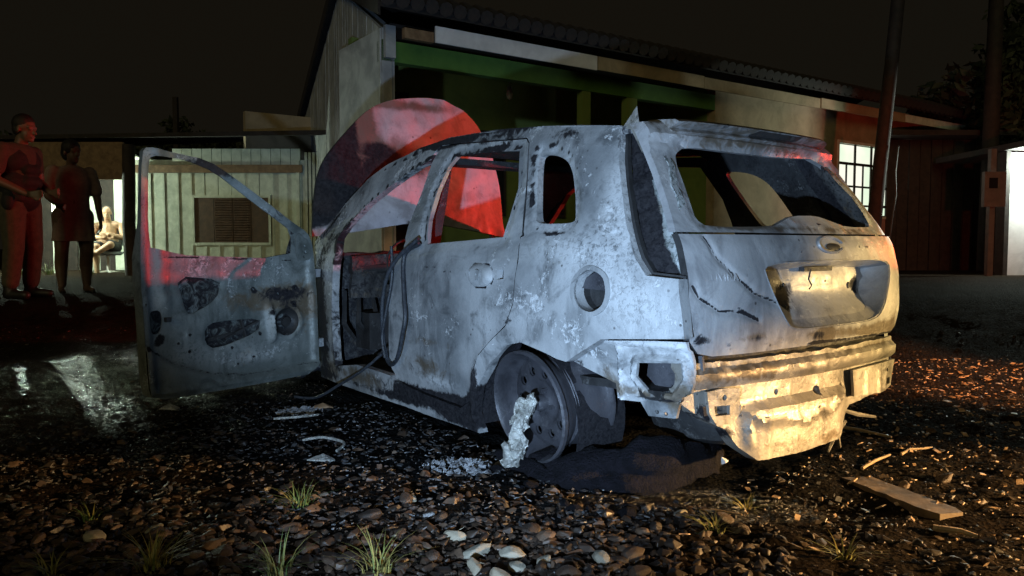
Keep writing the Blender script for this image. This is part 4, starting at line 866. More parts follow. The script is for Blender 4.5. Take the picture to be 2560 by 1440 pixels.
# ---- open driver's door
HX0, HY0, DA = 2.06, .80, math.radians(76)
dd = (-math.cos(DA), math.sin(DA)); dn = (-math.sin(DA), -math.cos(DA))          # along the door, and its inner side
def dpt(s_, z, d): return (HX0 + dd[0]*s_ - dn[0]*d, HY0 + dd[1]*s_ - dn[1]*d, z)
DOc = chaikin(DOUT, 1); DWc = chaikin(DWIN, 1)
crease_s = [p[0] for p in DCREASE[::-1]]; crease_z = [p[1] for p in DCREASE[::-1]]
C1, C2_ = chaikin(DCUT1, 1), chaikin(DCUT2, 1); SPK = circ(.247,.424,.080,22); LCK = chaikin(DLOCK, 2)
def din_map(u, v, d):
    e = sd1(u, v, DOc); q = d
    q += .022*fs(.02,.05,e)                                              # raised rim round the door
    zc = float(np.interp(u, crease_s, crease_z)); q -= .020*fs(-.012,.02, zc-v)*fs(.0,.03,v-.10)
    q -= .016*math.exp(-((u-(.985-.10*max(0,.9-v)))/.03)**2)*fs(.45,.6,v)        # rib down the lock side
    r = math.hypot(u-.247, v-.424); q -= .012*math.exp(-((r-.098)/.012)**2)     # speaker ring
    q -= .030*math.exp(-((u-(.352+.10*(v-.45)))/.020)**2)*fs(.30,.34,v)*fs(.56,.50,v)  # pressed post beside the speaker
    q += .012*fs(.60,.64,v)*fs(.78,.72,v)*fs(1.0,.95,u)                  # channel under the window
    for (cx, cz) in DHOLES[:6]: q -= .006*math.exp(-((math.hypot(u-cx, v-cz)-.018)/.006)**2)
    for L_ in (C1, C2_): q += .008*math.exp(-(sd1(u, v, L_)/.012)**2)
    q += .004*n2(u, v, 8, 3) + .0015*n2(u, v, 30, 1)
    return dpt(u, v, q)
def burn_door(co):
    s_ = (co[:,0]-HX0)*dd[0] + (co[:,1]-HY0)*dd[1]; z = co[:,2]
    soot = blobs(s_, z, [(.25,.55,.22,.10,.38),(.25,.42,.13,.10,.35),(.98,.40,.03,.03,.7),(1.0,.37,.04,.03,.5),(.6,1.28,.35,.07,.85),(.3,1.05,.12,.10,.5),(1.06,.6,.012,.4,.5),(.3,.60,.3,.05,.35)]) + lines(s_, z, [(DCREASE, .010, .55), ([(1.0,.81),(.21,.78)], .008, .7), ([(.80,.19),(.92,.16)], .004, .4)])
    for cx, cz in DHOLES: soot = soot + .9*np.exp(-(np.hypot(s_-cx, z-cz)/.012)**2)
    sc_ = blobs(s_, z, [(.40,.56,.28,.09,.65),(.15,.5,.15,.2,.55),(.7,.75,.4,.06,.3)])
    ash = blobs(s_, z, [(.6,.30,.4,.07,.35),(.85,.30,.1,.1,.3),(1.0,.62,.04,.25,.6),(1.05,1.0,.02,.3,.8),(.36,.46,.03,.10,.8),(.5,.24,.15,.03,.5),(1.03,1.31,.04,.03,.9)])
    return soot, sc_, ash
holes = [DWc, C1, C2_, SPK, LCK] + [circ(cx, cz, .009, 8) for cx, cz in DHOLES[6:]]
fd = panel('front_door', DOc, holes, din_map, [M['door'], M['inner']], car, .013, .006, burn_door, label='open driver door showing its stripped inner panel')
def dsk(u, v, d): return dpt(u, v, .075-.055*fs(.80,.95,v)+d-.02*math.sin(max(0,min(1,(v-.1)/.75))*PI))
panel('door_skin', grow(DOc, -.004), [grow(DWc, .004)], dsk, [M['door'], M['side']], fd, .03, .012, lambda co: (.56+0*co[:,0], .3+0*co[:,0], 0*co[:,0]))
# rim closing the two sheets
m = MB(); L_ = DOc; n = len(L_); m.add([dpt(u, v, .0) for u, v in L_] + [dpt(u, v, .09-.055*fs(.80,.95,v)) for u, v in L_], [(i,(i+1)%n,(i+1)%n+n,i+n) for i in range(n)]); m.build('door_edge', M['door'], fd)
m = MB(); m.lathe([(.080,.0),(.070,.02),(.03,.045),(.001,.05)], dpt(.247,.424,.02), Vector((-dn[0],-dn[1],0)), 24); m.lathe([(.03,.0),(.028,.012),(.001,.014)], dpt(.247,.424,.035), Vector((dn[0],dn[1],0)), 14); m.build('speaker', M['inner'], fd, 40)
m = MB(); m.bar(dpt(.62,.36,.05), dpt(.42,.44,.05), .03, .012); m.bar(dpt(.53,.47,.045), dpt(.49,.33,.045), .025, .01); m.bar(dpt(.72,.36,.055), dpt(.5,.39,.055), .02); m.build('window_regulator', M['inner'], fd)
m = MB(); m.box(.0,.028,.0,.012,.0,.02); m.bar(dpt(.965,.49,.0), dpt(.94,.49,.0), .03, .022); m.v = [v_ for v_ in m.v]; 
m2 = MB(); m2.bar(dpt(.968,.49,-.004), dpt(.945,.49,-.004), .03, .022); m2.build('latch', M['inner'], fd)
panel('mirror_plate', chaikin([(.195,.95),(.10,.885),(.085,.80),(.115,.775),(.195,.775)],1), [circ(.135,.86,.008,8), circ(.13,.825,.011,8), circ(.14,.80,.008,8)], lambda u, v, d: dpt(u, v, -.006+d+.004*n2(u,v,20,2)), [M['door'], M['inner']], fd, .012, .006)
m = MB(); m.bar(dpt(-.02,.70,.05), dpt(.06,.70,.04), .05, .05); m.bar(dpt(-.02,.28,.05), dpt(.06,.28,.04), .05, .05); m.build('door_hinges', M['side'], fd)
# the far front door, closed
cl = [(2.06-u, v) for u, v in DOUT]; cw = [(2.06-u, v) for u, v in DWIN]
panel('front_door', grow(cl, -.004), [cw], lambda u, v, d: (u, -(S(u, v)-.004-d*.9), v), [M['side'], M['inner']], car, .06, .04, burn_side)
# ------------------------------------------------------------------ things hanging off and lying by the car
CARM = Matrix.Translation((.738, 3.371, 0)) @ Matrix.Rotation(2.2065, 4, 'Z')
def cw_(x, y, z): return CARM @ Vector((x, y, z))
def spline(P, k=8):
    P = [np.array(p, float) for p in P]; out = []
    for i in range(len(P)-1):
        a = P[max(i-1,0)]; b = P[i]; c = P[i+1]; d = P[min(i+2,len(P)-1)]
        for t in np.linspace(0, 1, k, endpoint=False): out.append(tuple(.5*((2*b)+(-a+c)*t+(2*a-5*b+4*c-d)*t*t+(-a+3*b-3*c+d)*t**3)))
    out.append(tuple(P[-1])); return out
cab = [cw_(x, S(x, z)+.035+.015*math.sin(i), z) for i, (x, z) in enumerate(CABLE)]
m = MB(); m.tube(spline(cab, 8), .0105, 8); m.build('door_seal', M['rubber'], None, 60, label='long loop of charred rubber door seal hanging on the rear door', cat='rubber seal')
m = MB(); m.tube(spline([cw_(1.12,.835,.86), cw_(1.10,.845,.70), cw_(1.15,.855,.52), cw_(1.19,.855,.40), cw_(1.16,.855,.30)], 8), .008, 7); m.build('door_seal', M['rubber'], None, 60, label='second thin rubber strip hanging along the front edge of the rear door', cat='rubber seal')
m = MB(); m.tube(spline([cw_(1.30,.80,.30), cw_(1.42,.86,.20), cw_(1.62,.90,.10), cw_(1.78,.97,.012), cw_(1.9,1.05,.006)], 8), .008, 7); m.build('charred_cable', M['rubber'], None, 60, label='charred cable trailing from the door opening to the ground', cat='cable')
# tyre carcass slumped round the rear wheel
def band(bot, topp, n=40):
    b = spline(bot, n//(len(bot)-1)); t = spline(topp, n//(len(topp)-1)); k = min(len(b), len(t)); return b[:k], t[:k]
b, t = band([(.24,.80,.0),(.10,.84,-.02),(-.06,.84,-.02),(-.22,.78,-.02),(-.36,.66,-.02),(-.44,.48,-.01),(-.42,.26,-.01),(-.30,.08,-.01)], [(.16,.74,.03),(.02,.75,.04),(-.12,.72,.075),(-.24,.66,.12),(-.34,.57,.15),(-.40,.46,.14),(-.38,.30,.10),(-.28,.12,.06)])
m = MB(); rows = 10; k = len(b); vs = []
for j in range(rows):
    f_ = j/(rows-1)
    for i in range(k):
        p = np.array(b[i])*(1-f_) + np.array(t[i])*f_; out = .016*math.sin(PI*f_) + .022*n2(i*.16, j*.35, 1.0, 6) + .012*math.sin(f_*9+i*.1); c_ = np.array([p[0]+.02, p[1]-.3, 0]); dv = np.array([p[0], p[1], 0])-np.array([.05,.4,0]); dv = dv/np.linalg.norm(dv)
        p = p + dv*out + np.array([0,0,.012*n2(p[0],p[1],14,2) + (.045*n2(i*.3,j,1.1,4) if j == rows-1 else 0)]); vs.append(tuple(CARM @ Vector(p)))
fs = [(j*k+i, j*k+i+1, (j+1)*k+i+1, (j+1)*k+i) for j in range(rows-1) for i in range(k-1)]; m.add(vs, fs)
o = m.build('tyre_carcass', M['tyre'], None, 50, label='charred tyre carcass slumped on the ground behind the bare rear rim', cat='tyre'); mod = o.modifiers.new('thick', 'SOLIDIFY'); mod.thickness = .014
for v_ in o.data.vertices: v_.co += noise.noise_vector(v_.co*9)*.028 + noise.noise_vector(v_.co*24)*.012
# melted wheel trim hanging from the hub, and its pool on the ground
def flake_pile(name, c, r, n, mat, label, cat, seed):
    q = np.random.default_rng(seed); m = MB()
    for i in range(n):
        a = q.uniform(0, 6.28); d = r*q.uniform()**.7; x, y = c[0]+d*math.cos(a)*1.5, c[1]+d*math.sin(a); z = gz(x, y)+.004+.035*(1-d/r)*q.uniform()
        s0 = q.uniform(.006, .022); u = Vector(q.normal(0,1,3)).normalized()*s0; v = u.cross(Vector(q.normal(0,1,3))).normalized()*s0*q.uniform(.4,1); p = Vector((x, y, z)); nn = u.cross(v).normalized()*.0015
        m.add([p-u+nn, p+v*.8+nn, p+u+nn, p-v+nn, p-u-nn, p+v*.8-nn, p+u-nn, p-v-nn], [(0,1,2,3),(7,6,5,4),(0,4,5,1),(1,5,6,2),(2,6,7,3),(3,7,4,0)])
    m.build(name, M[mat], None, None, label=label, cat=cat)
def lump(name, pts, rad, mat, amp, label, cat, seed=0, sub=3, flat=None):
    m = MB(); p = spline(pts, 6); r = np.interp(np.linspace(0,1,len(p)), np.linspace(0,1,len(rad)), rad); m.tube(p, list(r), 14)
    me = m.mesh(name); o = link(name, me, mat, None, label=label, cat=cat)
    for v in me.vertices:
        d = noise.noise_vector(v.co*26 + Vector((seed,0,0)))*amp + noise.noise_vector(v.co*70)*amp*.5; v.co += d
    return o
lump('melted_trim', [cw_(-.03,.835,.30), cw_(-.01,.86,.25), cw_(.005,.875,.18), cw_(.02,.885,.10), cw_(.04,.90,.035)], [.006,.022,.034,.026,.036,.03], M['alu'], .034, 'crumpled melted wheel trim hanging from the rear hub', 'wheel trim')
pw_ = cw_(.22,.98,0)
flake_pile('ash_heap', (pw_.x, pw_.y), .11, 190, 'ash', 'small heap of grey ash flakes under the rear wheel', 'ash heap', 3)
flake_pile('ash_heap', (-1.11, 3.95), .08, 110, 'ash', 'heap of pale ash flakes below the open door', 'ash heap', 8)
m = MB(); m.tube(spline([(-.92,3.30,.01),(-.84,3.31,.02),(-.74,3.26,.015),(-.72,3.20,.012),(-.735,3.14,.005)], 6), .006, 6); m.build('bent_bracket', M['alu'], None, 40, label='thin bent strip of metal on the ground left of the rear wheel', cat='metal strip')
m = MB(); m.tube(spline([(-1.18,3.72,.008),(-1.05,3.74,.014),(-.98,3.80,.01)], 6), .006, 6); m.build('bent_bracket', M['alu'], None, 40, label='short pale rod on the ground under the open door', cat='metal strip')
def shard(x, y, r, label, mat='alu', seed=1, h=.02):
    rr = random.Random(seed); m = MB(); n = 7; P = [(x+r*rr.uniform(.5,1)*math.cos(2*PI*i/n)*1.5, y+r*rr.uniform(.5,1)*math.sin(2*PI*i/n), gz(x,y)+.008+h*rr.random()) for i in range(n)]
    m.add(P + [(p[0], p[1], p[2]-.006) for p in P] + [(x, y, gz(x,y)+.02+h)], [(i,(i+1)%n,2*n) for i in range(n)] + [((i+1)%n,i,i+n,(i+1)%n+n) for i in range(n)] + [tuple(range(2*n-1,n-1,-1))])
    m.build('metal_shard', M[mat], None, None, label=label, cat='shard')
shard(-.76, 3.02, .05, 'pale crumpled shard on the gravel left of the rear wheel', seed=3)
shard(-1.8, 3.95, .06, 'small pale shard in the dark left of the open door', seed=4)
shard(.83, 2.98, .025, 'white flake on the soil below the rear corner', 'fascia', 5)
shard(-1.0, 3.98, .04, 'brownish flake beside the ash below the open door', 'wood', 6)
# round drum lying half sunk before the tyre carcass
m = MB(); m.lathe([(.001,.05),(.03,.05),(.055,.035),(.062,.0),(.055,-.03)], (.585,2.93,.03), (.3,-.8,.45), 18); m.build('round_cap', M['rim'], None, 40, label='round metal cap half sunk in mud before the tyre carcass', cat='metal cap')
# plank and sticks
M['plank'] = simple('muddy_plank', (.045,.028,.016), (.17,.115,.065), 7, .6, .4)
m = MB(); n = 10; P0, P1 = Vector((1.30,2.83,-.014)), Vector((1.42,2.41,-.004)); dv = (P1-P0); sv = Vector((dv.y,-dv.x,0)).normalized()
for i in range(n):
    a = P0+dv*i/n; b2 = P0+dv*(i+1)/n; 
vs = []
for i in range(n+1):
    p = P0+dv*i/n; w0 = .062+.008*noise.noise(Vector((i*.9,0,0))); w0 *= (1 if i < n else .75)
    vs += [tuple(p-sv*w0+Vector((0,0,-.03))), tuple(p-sv*w0+Vector((0,0,.004))), tuple(p+sv*w0+Vector((0,0,.008+.002*(i%2)))), tuple(p+sv*w0+Vector((0,0,-.03)))]
m.add(vs, [(4*i+j, 4*i+(j+1)%4, 4*i+4+(j+1)%4, 4*i+4+j) for i in range(n) for j in range(4)] + [(3,2,1,0), (4*n,4*n+1,4*n+2,4*n+3)]); m.build('plank', M['plank'], None, None, label='muddy wooden plank lying in the soil at right', cat='plank')
M['twig'] = simple('pale_twig', (.20,.13,.07), (.36,.25,.14), 30, .6, .3)
def stick(a, b, r, label): 
    m = MB(); c = [(a[i]+b[i])/2+random.uniform(-.02,.02) for i in range(2)]
    m.tube([(a[0],a[1],gz(*a)+r),(c[0],c[1],gz(*c)+r*1.6),(b[0],b[1],gz(*b)+r)], [r,r*.9,r*.6], 6); m.build('stick', M['twig'], None, 40, label=label, cat='stick')
stick((1.37,2.93),(1.56,3.09), .007, 'pale stick on the soil above the plank')
stick((1.62,3.12),(1.78,3.2), .006, 'short pale stick near the right edge of the soil')
stick((1.50,3.62),(1.72,3.40), .009, 'thin broken rod on the ground below the right rear corner')
stick((1.30,2.30),(1.40,2.24), .010, 'short thick stick below the plank')
stick((.62,2.45),(.74,2.40), .005, 'small twig in the wheel rut')

# ------------------------------------------------------------------ stones
def stone_mat(name, cols, rough):
    s = NT(name); info = s.n.new('ShaderNodeObjectInfo').outputs['Random']; at = s.rgb(s.attr('tint'))[0]
    t = s.math('FRACT', s.math('ADD', info, at)); n = s.noise(30, 6, .7); n3_ = s.noise(9, 3)
    c = s.mix(s.ramp(t, .05, .5), cols[0], cols[1]); c = s.mix(s.ramp(t, .55, .97), c, cols[2]); c = s.mix(s.math('MULTIPLY', s.ramp(n, .45, .7), .6), c, (.025,.018,.012))
    return s.fin(c, s.ramp(n3_, .35, .65, rough, rough+.3), 0, s.bump(n, .5, .006))
M['gravel'] = stone_mat('wet_gravel', ((.014,.009,.006), (.036,.022,.014), (.085,.054,.035)), .36)
M['stone'] = stone_mat('brown_stone', ((.024,.015,.010), (.055,.034,.022), (.11,.068,.042)), .42)
M['palestone'] = stone_mat('pale_stone', ((.24,.22,.17), (.34,.31,.24), (.30,.24,.16)), .5)
def rock_base(seed, sub):
    """a broken stone: the hull of a few random points"""
    r = random.Random(seed); bm = bmesh.new(); ax = (1, r.uniform(.6,.95), r.uniform(.4,.65))
    for _ in range({1: 9, 2: 14, 3: 34}[sub]):
        d = Vector((r.gauss(0,1), r.gauss(0,1), r.gauss(0,1))).normalized()*r.uniform(.82,1); bm.verts.new((d.x*ax[0], d.y*ax[1], d.z*ax[2]))
    bmesh.ops.convex_hull(bm, input=bm.verts[:]); bmesh.ops.delete(bm, geom=[v for v in bm.verts if not v.link_faces], context='VERTS')
    if sub > 1: bmesh.ops.bevel(bm, geom=bm.edges[:], offset=.045, segments=1, affect='EDGES'); bmesh.ops.triangulate(bm, faces=bm.faces[:])
    bm.verts.index_update(); V = np.array([tuple(v.co) for v in bm.verts]); T = np.array([[q.index for q in f.verts] for f in bm.faces]); bm.free(); return V, T
def in_car_shadow(x, y):
    lx = math.cos(2.2065)*(x-.738)+math.sin(2.2065)*(y-3.371); ly = -math.sin(2.2065)*(x-.738)+math.cos(2.2065)*(y-3.371)
    return -.55 < lx < 3.2 and abs(ly) < .72
def scatter(name, N, box, size, sub, seed, mat, dens, sink=.58, label=None, cat=None, power=2.8):
    r = np.random.default_rng(seed); base = [rock_base(seed*50+i, sub) for i in range(14)]
    X = r.uniform(box[0], box[1], N*3); Y = box[2] + (box[3]-box[2])*r.uniform(0, 1, N*3)**1.25
    keep = r.uniform(0, 1, N*3) < dens(X, Y); X, Y = X[keep][:N], Y[keep][:N]; ok = np.array([not in_car_shadow(a, b) for a, b in zip(X, Y)]); X, Y = X[ok], Y[ok]
    Z = ground_z(X, Y); Vs, Ts, tint, off = [], [], [], 0
    sz = size[0] + (size[1]-size[0])*r.uniform(0, 1, len(X))**power
    for i in range(len(X)):
        V, T = base[i % 14]; a, b_ = r.uniform(0, 6.28), r.uniform(-.5, .5); ca, sa, cb, sb = math.cos(a), math.sin(a), math.cos(b_), math.sin(b_)
        W = V*np.array([1, r.uniform(.6, .95), r.uniform(.7, 1.1)])*sz[i]; W = np.stack([W[:,0]*cb+W[:,2]*sb, W[:,1], -W[:,0]*sb+W[:,2]*cb], 1); W = np.stack([W[:,0]*ca-W[:,1]*sa, W[:,0]*sa+W[:,1]*ca, W[:,2]], 1)
        W = W + np.array([X[i], Y[i], Z[i]+sz[i]*(.45-sink)]); Vs.append(W); Ts.append(T+off); off += len(V); tint.append(np.full(len(V), r.uniform()))
    V = np.vstack(Vs); T = np.vstack(Ts); me = bpy.data.meshes.new(name); me.vertices.add(len(V)); me.vertices.foreach_set('co', V.ravel()); nf = len(T)
    me.loops.add(nf*3); me.loops.foreach_set('vertex_index', T.ravel().astype(np.int32)); me.polygons.add(nf); me.polygons.foreach_set('loop_start', np.arange(0, nf*3, 3, dtype=np.int32)); me.update(calc_edges=True); me.shade_flat()
    tt = np.concatenate(tint); c = np.ones((len(V), 4)); c[:,0] = tt; at = me.color_attributes.new('tint', 'FLOAT_COLOR', 'POINT'); at.data.foreach_set('color', c.ravel())
    return link(name, me, mat, None, label=label, cat=cat, kind='stuff')
def dens_near(x, y): return (.12+.88*sm(2.75, 2.15, y))*np.where(x > .3, 1-.85*sm(.3,1.0,x), 1)*(1-.7*np.exp(-((y-2.55+.22*(x-.6))/.12)**2)*sm(.0,.3,x))
scatter('gravel', 13000, (-2.3, 2.3, 1.5, 3.6), (.009, .044), 2, 3, M['gravel'], dens_near, label='wet brown gravel covering the yard before the car', cat='gravel')
scatter('fine_gravel', 16000, (-3.4, 3.2, 1.5, 5.2), (.004, .013), 1, 4, M['gravel'], lambda x, y: .6+0*x, label='fine grit strewn over the wet soil', cat='grit')
scatter('wet_gravel', 6000, (-4.6, -1.1, 2.9, 6.6), (.006, .022), 1, 5, M['gravel'], lambda x, y: .6+0*x, label='dark wet gravel glinting in the lamp light on the left', cat='gravel')
scatter('right_gravel', 5000, (1.0, 4.4, 2.0, 6.5), (.006, .026), 1, 6, M['gravel'], lambda x, y: .5+0*x, label='brown rubble and grit on the ground right of the car', cat='rubble')
# larger stones one can pick out
big = [rock_base(900+i, 3) for i in range(10)]; bmesh_ = []
for i, (V, T) in enumerate(big):
    me = bpy.data.meshes.new('stone'); me.from_pydata(V.tolist(), [], T.tolist()); me.shade_flat(); bmesh_.append(me)
def put_stone(x, y, r, mat, label, group=None, i=0, sink=.3):
    me = bmesh_[i % 10].copy(); me.materials.append(M[mat]); o = bpy.data.objects.new('stone', me); COL.objects.link(o); prop(o, label, 'stone', group)
    o.location = (x, y, gz(x, y)+r*(.5-sink)); o.scale = (r, r*random.uniform(.7,.95), r*random.uniform(.75,1.05)); o.rotation_euler = (random.uniform(-.3,.3), random.uniform(-.3,.3), random.uniform(0,6.28)); return o
put_stone(-.10, 2.14, .052, 'palestone', 'large pale stone at the upper left of the bright cluster', None, 1)
put_stone(.0, 2.13, .050, 'palestone', 'pale flat stone at the upper right of the bright cluster', None, 2)
put_stone(-.10, 2.03, .050, 'palestone', 'pale stone at the lower left of the bright cluster', None, 3)
put_stone(.01, 2.035, .036, 'palestone', 'small pale stone in the middle of the bright cluster', None, 4)
put_stone(.09, 2.06, .032, 'palestone', 'small pale stone right of the bright cluster', None, 5)
put_stone(-.03, 1.95, .045, 'palestone', 'pale stone at the bottom edge below the bright cluster', None, 6)
put_stone(-.45, 2.42, .055, 'stone', 'large round brown stone left of the bright pale cluster', None, 7)
put_stone(-.36, 2.55, .040, 'stone', 'flat brown stone behind the large round stone', None, 8)
put_stone(.34, 2.10, .050, 'stone', 'long grey brown stone at the bottom right of centre', None, 9)
put_stone(1.44, 2.745, .038, 'stone', 'brown lump beside the plank', None, 1)
put_stone(1.62, 2.80, .05, 'stone', 'rounded stone right of the plank', None, 5)
rl = random.Random(5)
for i in range(16):
    p_ = cw_(rl.uniform(-.55,.15), rl.uniform(.72,.98), 0); o_ = put_stone(p_.x, p_.y, rl.uniform(.018,.045), 'tyre', 'charred black lump at the foot of the tyre carcass', 'charred lumps round the tyre carcass', i); o_.name = 'charred_lump'; o_['category'] = 'charred lump'
rs = random.Random(12)
for i in range(80):
    x, y = rs.uniform(-1.35, .75), 1.75 + .85*rs.random()**1.1
    put_stone(x, y, rs.uniform(.024, .048), 'stone' if rs.random() < .9 else 'palestone', 'brown wet stone among the gravel in the foreground', 'loose stones in the foreground gravel', i, .42)
# pale chips and flakes over the soil on the right
def chips(name, N, box, seed, mat, label, size=(.004,.016), dens=None):
    r = np.random.default_rng(seed); X = r.uniform(box[0], box[1], N); Y = r.uniform(box[2], box[3], N)
    if dens is not None: k = r.uniform(0,1,N) < dens(X, Y); X, Y = X[k], Y[k]
    ok = np.array([not in_car_shadow(a, b) for a, b in zip(X, Y)]); X, Y = X[ok], Y[ok]; Z = ground_z(X, Y); V = []; Fs = []
    for x, y, z in zip(X, Y, Z):
        s0 = size[0]+(size[1]-size[0])*r.uniform()**2.5; a = r.uniform(0,6.28); el = r.uniform(.25,1.0); ti = r.uniform(-.5,.9); u = np.array([math.cos(a), math.sin(a), r.uniform(-.2,.4)])*s0; v = np.array([-math.sin(a)*math.cos(ti), math.cos(a)*math.cos(ti), math.sin(ti)])*s0*el; c = np.array([x, y, z+.005+s0*.25]); b = len(V); nn = np.cross(u, v); nn = nn/(np.linalg.norm(nn)+1e-9)*.0018
        for q in (nn, -nn): V += [c-u+q, c+v*r.uniform(.6,1)+q, c+u+q, c-v*r.uniform(.5,1)+q]
        Fs += [(b,b+1,b+2,b+3),(b+7,b+6,b+5,b+4),(b,b+4,b+5,b+1),(b+1,b+5,b+6,b+2),(b+2,b+6,b+7,b+3),(b+3,b+7,b+4,b)]
    me = bpy.data.meshes.new(name); me.from_pydata([tuple(v) for v in V], [], Fs); return link(name, me, M[mat], None, label=label, cat='litter', kind='stuff')
M['chip'] = simple('pale_wood_chip', (.22,.13,.075), (.48,.33,.20), 60, .5, .2)
M['soot_chip'] = simple('dark_cinder', (.01,.01,.01), (.06,.06,.065), 60, .45, .2)
chips('wood_chips', 3200, (.2, 4.2, 1.6, 5.8), 31, 'chip', 'pale chips and leaf scraps strewn over the soil at right', size=(.005,.024), dens=lambda x, y: sm(.2, 1.6, x + .3*(y-2.4)))
chips('cinders', 4200, (-2.3, 1.2, 2.3, 4.2), 32, 'soot_chip', 'black cinders and flakes round the burnt car', size=(.004,.018))
chips('pale_flakes', 240, (-2.4, .8, 2.2, 4.4), 33, 'ash', 'tiny pale flakes on the charred ground', size=(.003,.010))
# ------------------------------------------------------------------ grass
s = NT('grass_blade'); at = s.rgb(s.attr('tint'))[0]
M['grass'] = s.fin(s.mix(at, (.07,.13,.035), (.30,.24,.07)), .5)
def tuft(x, y, n, h, sp, label, dry=.4, seed=0, name='grass_tuft', group='grass tufts in the gravel', cat='grass tuft'):
    r = np.random.default_rng(seed); V, Fs, C = [], [], []
    for i in range(n):
        a = r.uniform(0, 6.28); rr = sp*.35*r.uniform(); bx, by = rr*math.cos(a), rr*math.sin(a); L_ = h*r.uniform(.5, 1.25); bend = r.uniform(.2, 1.1); a2 = a + r.uniform(-.7,.7); wd = .0022*r.uniform(.8,1.6); d = np.array([math.cos(a2), math.sin(a2)]); pr = np.array([-d[1], d[0]]); b = len(V); ti = np.clip(r.normal(dry, .25), 0, 1)
        for k in range(5):
            t = k/4; out = sp*bend*t*t*1.1; z = L_*(t - .45*bend*t*t); ww = wd*(1-t*.92)
            for sg in (-1, 1): V.append((bx+d[0]*out+pr[0]*ww*sg, by+d[1]*out+pr[1]*ww*sg, z)); C.append(ti)
        for k in range(4): Fs.append((b+2*k, b+2*k+1, b+2*k+3, b+2*k+2))
    me = bpy.data.meshes.new(name); me.from_pydata(V, [], Fs); c = np.ones((len(V),4)); c[:,0] = C; q = me.color_attributes.new('tint','FLOAT_COLOR','POINT'); q.data.foreach_set('color', c.ravel())
    o = link(name, me, M['grass'], None, label=label, cat=cat, group=group); o.location = (x, y, gz(x, y)); return o
tuft(-.72, 2.52, 46, .075, .13, 'green grass tuft in the middle of the left gravel', .15, 1)
tuft(-.98, 2.03, 70, .10, .14, 'bright yellow green tuft at the bottom left', .6, 2)
tuft(-.62, 1.98, 50, .11, .11, 'straggly tuft at the bottom between the two yellow tufts', .5, 3)
tuft(-.36, 2.00, 40, .12, .13, 'dry yellow tuft nearest the bright pale stones', .75, 4)
tuft(-1.22, 1.97, 30, .07, .10, 'low dry tuft in the bottom left corner', .7, 5)
tuft(-1.36, 2.40, 30, .06, .08, 'small dull green plant in the far left gravel', .1, 6)
#tuft(.06, 2.30, 16, .05, .06, 'tiny dry tuft above the bright pale stones', .6, 7)
tuft(.62, 2.28, 30, .045, .10, 'low tuft right of the bright pale stones', .5, 8)
tuft(.95, 2.12, 30, .06, .10, 'sparse tuft in the soil at the bottom right', .6, 9)
tuft(.80, 2.55, 26, .05, .09, 'flattened dry tuft beside the wheel rut', .8, 10)
#tuft(-.35, 2.33, 16, .05, .05, 'thin dry weed below the large round stone', .7, 11)
for i, (x, y) in enumerate(((-7.2, 13.0),(-7.9,12.95),(-8.3,12.9),(-6.4,12.9))): tuft(x, y, 50, .28, .25, ('weedy tuft at the edge of the porch slab right of the seated man','weedy tuft before the porch slab','weedy tuft behind the standing woman','weedy tuft beside the dark post')[i], .1, 40+i)
for i, (x, y, h) in enumerate(((8.65,12.3,1.0),(8.75,12.45,.85),(8.9,12.2,.7))):
    t_ = empty('tall_weed', (x, y, gz(x, y)), label=('tallest thin weed before the white wall','second thin weed before the white wall','short weed at the right edge before the white wall')[i], cat='weed', group='weeds before the white wall')
    m = MB(); rr = random.Random(i)
    for q in range(4): m.tube([(0,0,0),(rr.uniform(-.08,.08),0,h*.5),(rr.uniform(-.2,.2),rr.uniform(-.1,.1),h*rr.uniform(.75,1))], [.008,.006,.003], 5)
    m.build('stem', M['leaf'], t_)
    leaves('leaf_spray', (0,0,h*.55), (.18,.12,.45), 60, .05, t_, 70+i)

# ------------------------------------------------------------------ people
def skin_of(m, name, mat, parent, voxel=.010, smooth=4, **k):
    me = m.mesh(name); o = bpy.data.objects.new(name, me); COL.objects.link(o)
    r = o.modifiers.new('r', 'REMESH'); r.mode = 'VOXEL'; r.voxel_size = voxel; r.use_smooth_shade = True
    sm_ = o.modifiers.new('s', 'SMOOTH'); sm_.iterations = smooth; sm_.factor = .5
    bpy.context.view_layer.update(); me2 = bpy.data.meshes.new_from_object(o.evaluated_get(bpy.context.evaluated_depsgraph_get())); bpy.data.objects.remove(o); me2.materials.clear(); me2.polygons.foreach_set('use_smooth', [True]*len(me2.polygons))
    return link(name, me2, mat, parent, **k)
def chain(m, P, R_):
    for i in range(len(P)-1): m.cap(P[i], R_[i], P[i+1], R_[i+1], 12, 4)
def head(m, c, yaw=0., tilt=0., s=1.):
    R_ = Matrix.Rotation(yaw, 3, 'Z') @ Matrix.Rotation(tilt, 3, 'Y'); c = Vector(c)
    def P(x, y, z): return c + R_ @ Vector((x*s, y*s, z*s))
    m.ball(P(-.012,0,.03), .092*s, 16, 10, (1.05,.84,1.0), R_); m.ball(P(.02,0,-.045), .068*s, 14, 8, (1.0,.86,1.15), R_); m.cap(P(.085,0,-.0), .010*s, P(.104,0,-.035), .016*s); m.ball(P(.062,0,-.095), .028*s, 10, 6, (1,1.1,.8), R_)
    for e in (-1, 1):
        m.ball(P(-.005,e*.079,-.01), .026*s, 8, 6, (.7,.4,1.25), R_); m.ball(P(.074,e*.031,.006), .015*s, 8, 6); m.cap(P(.085,e*.012,.024), .009*s, P(.072,e*.048,.022), .008*s)
    m.cap(P(.083,-.02,-.068), .008*s, P(.083,.02,-.068), .008*s)
    return P
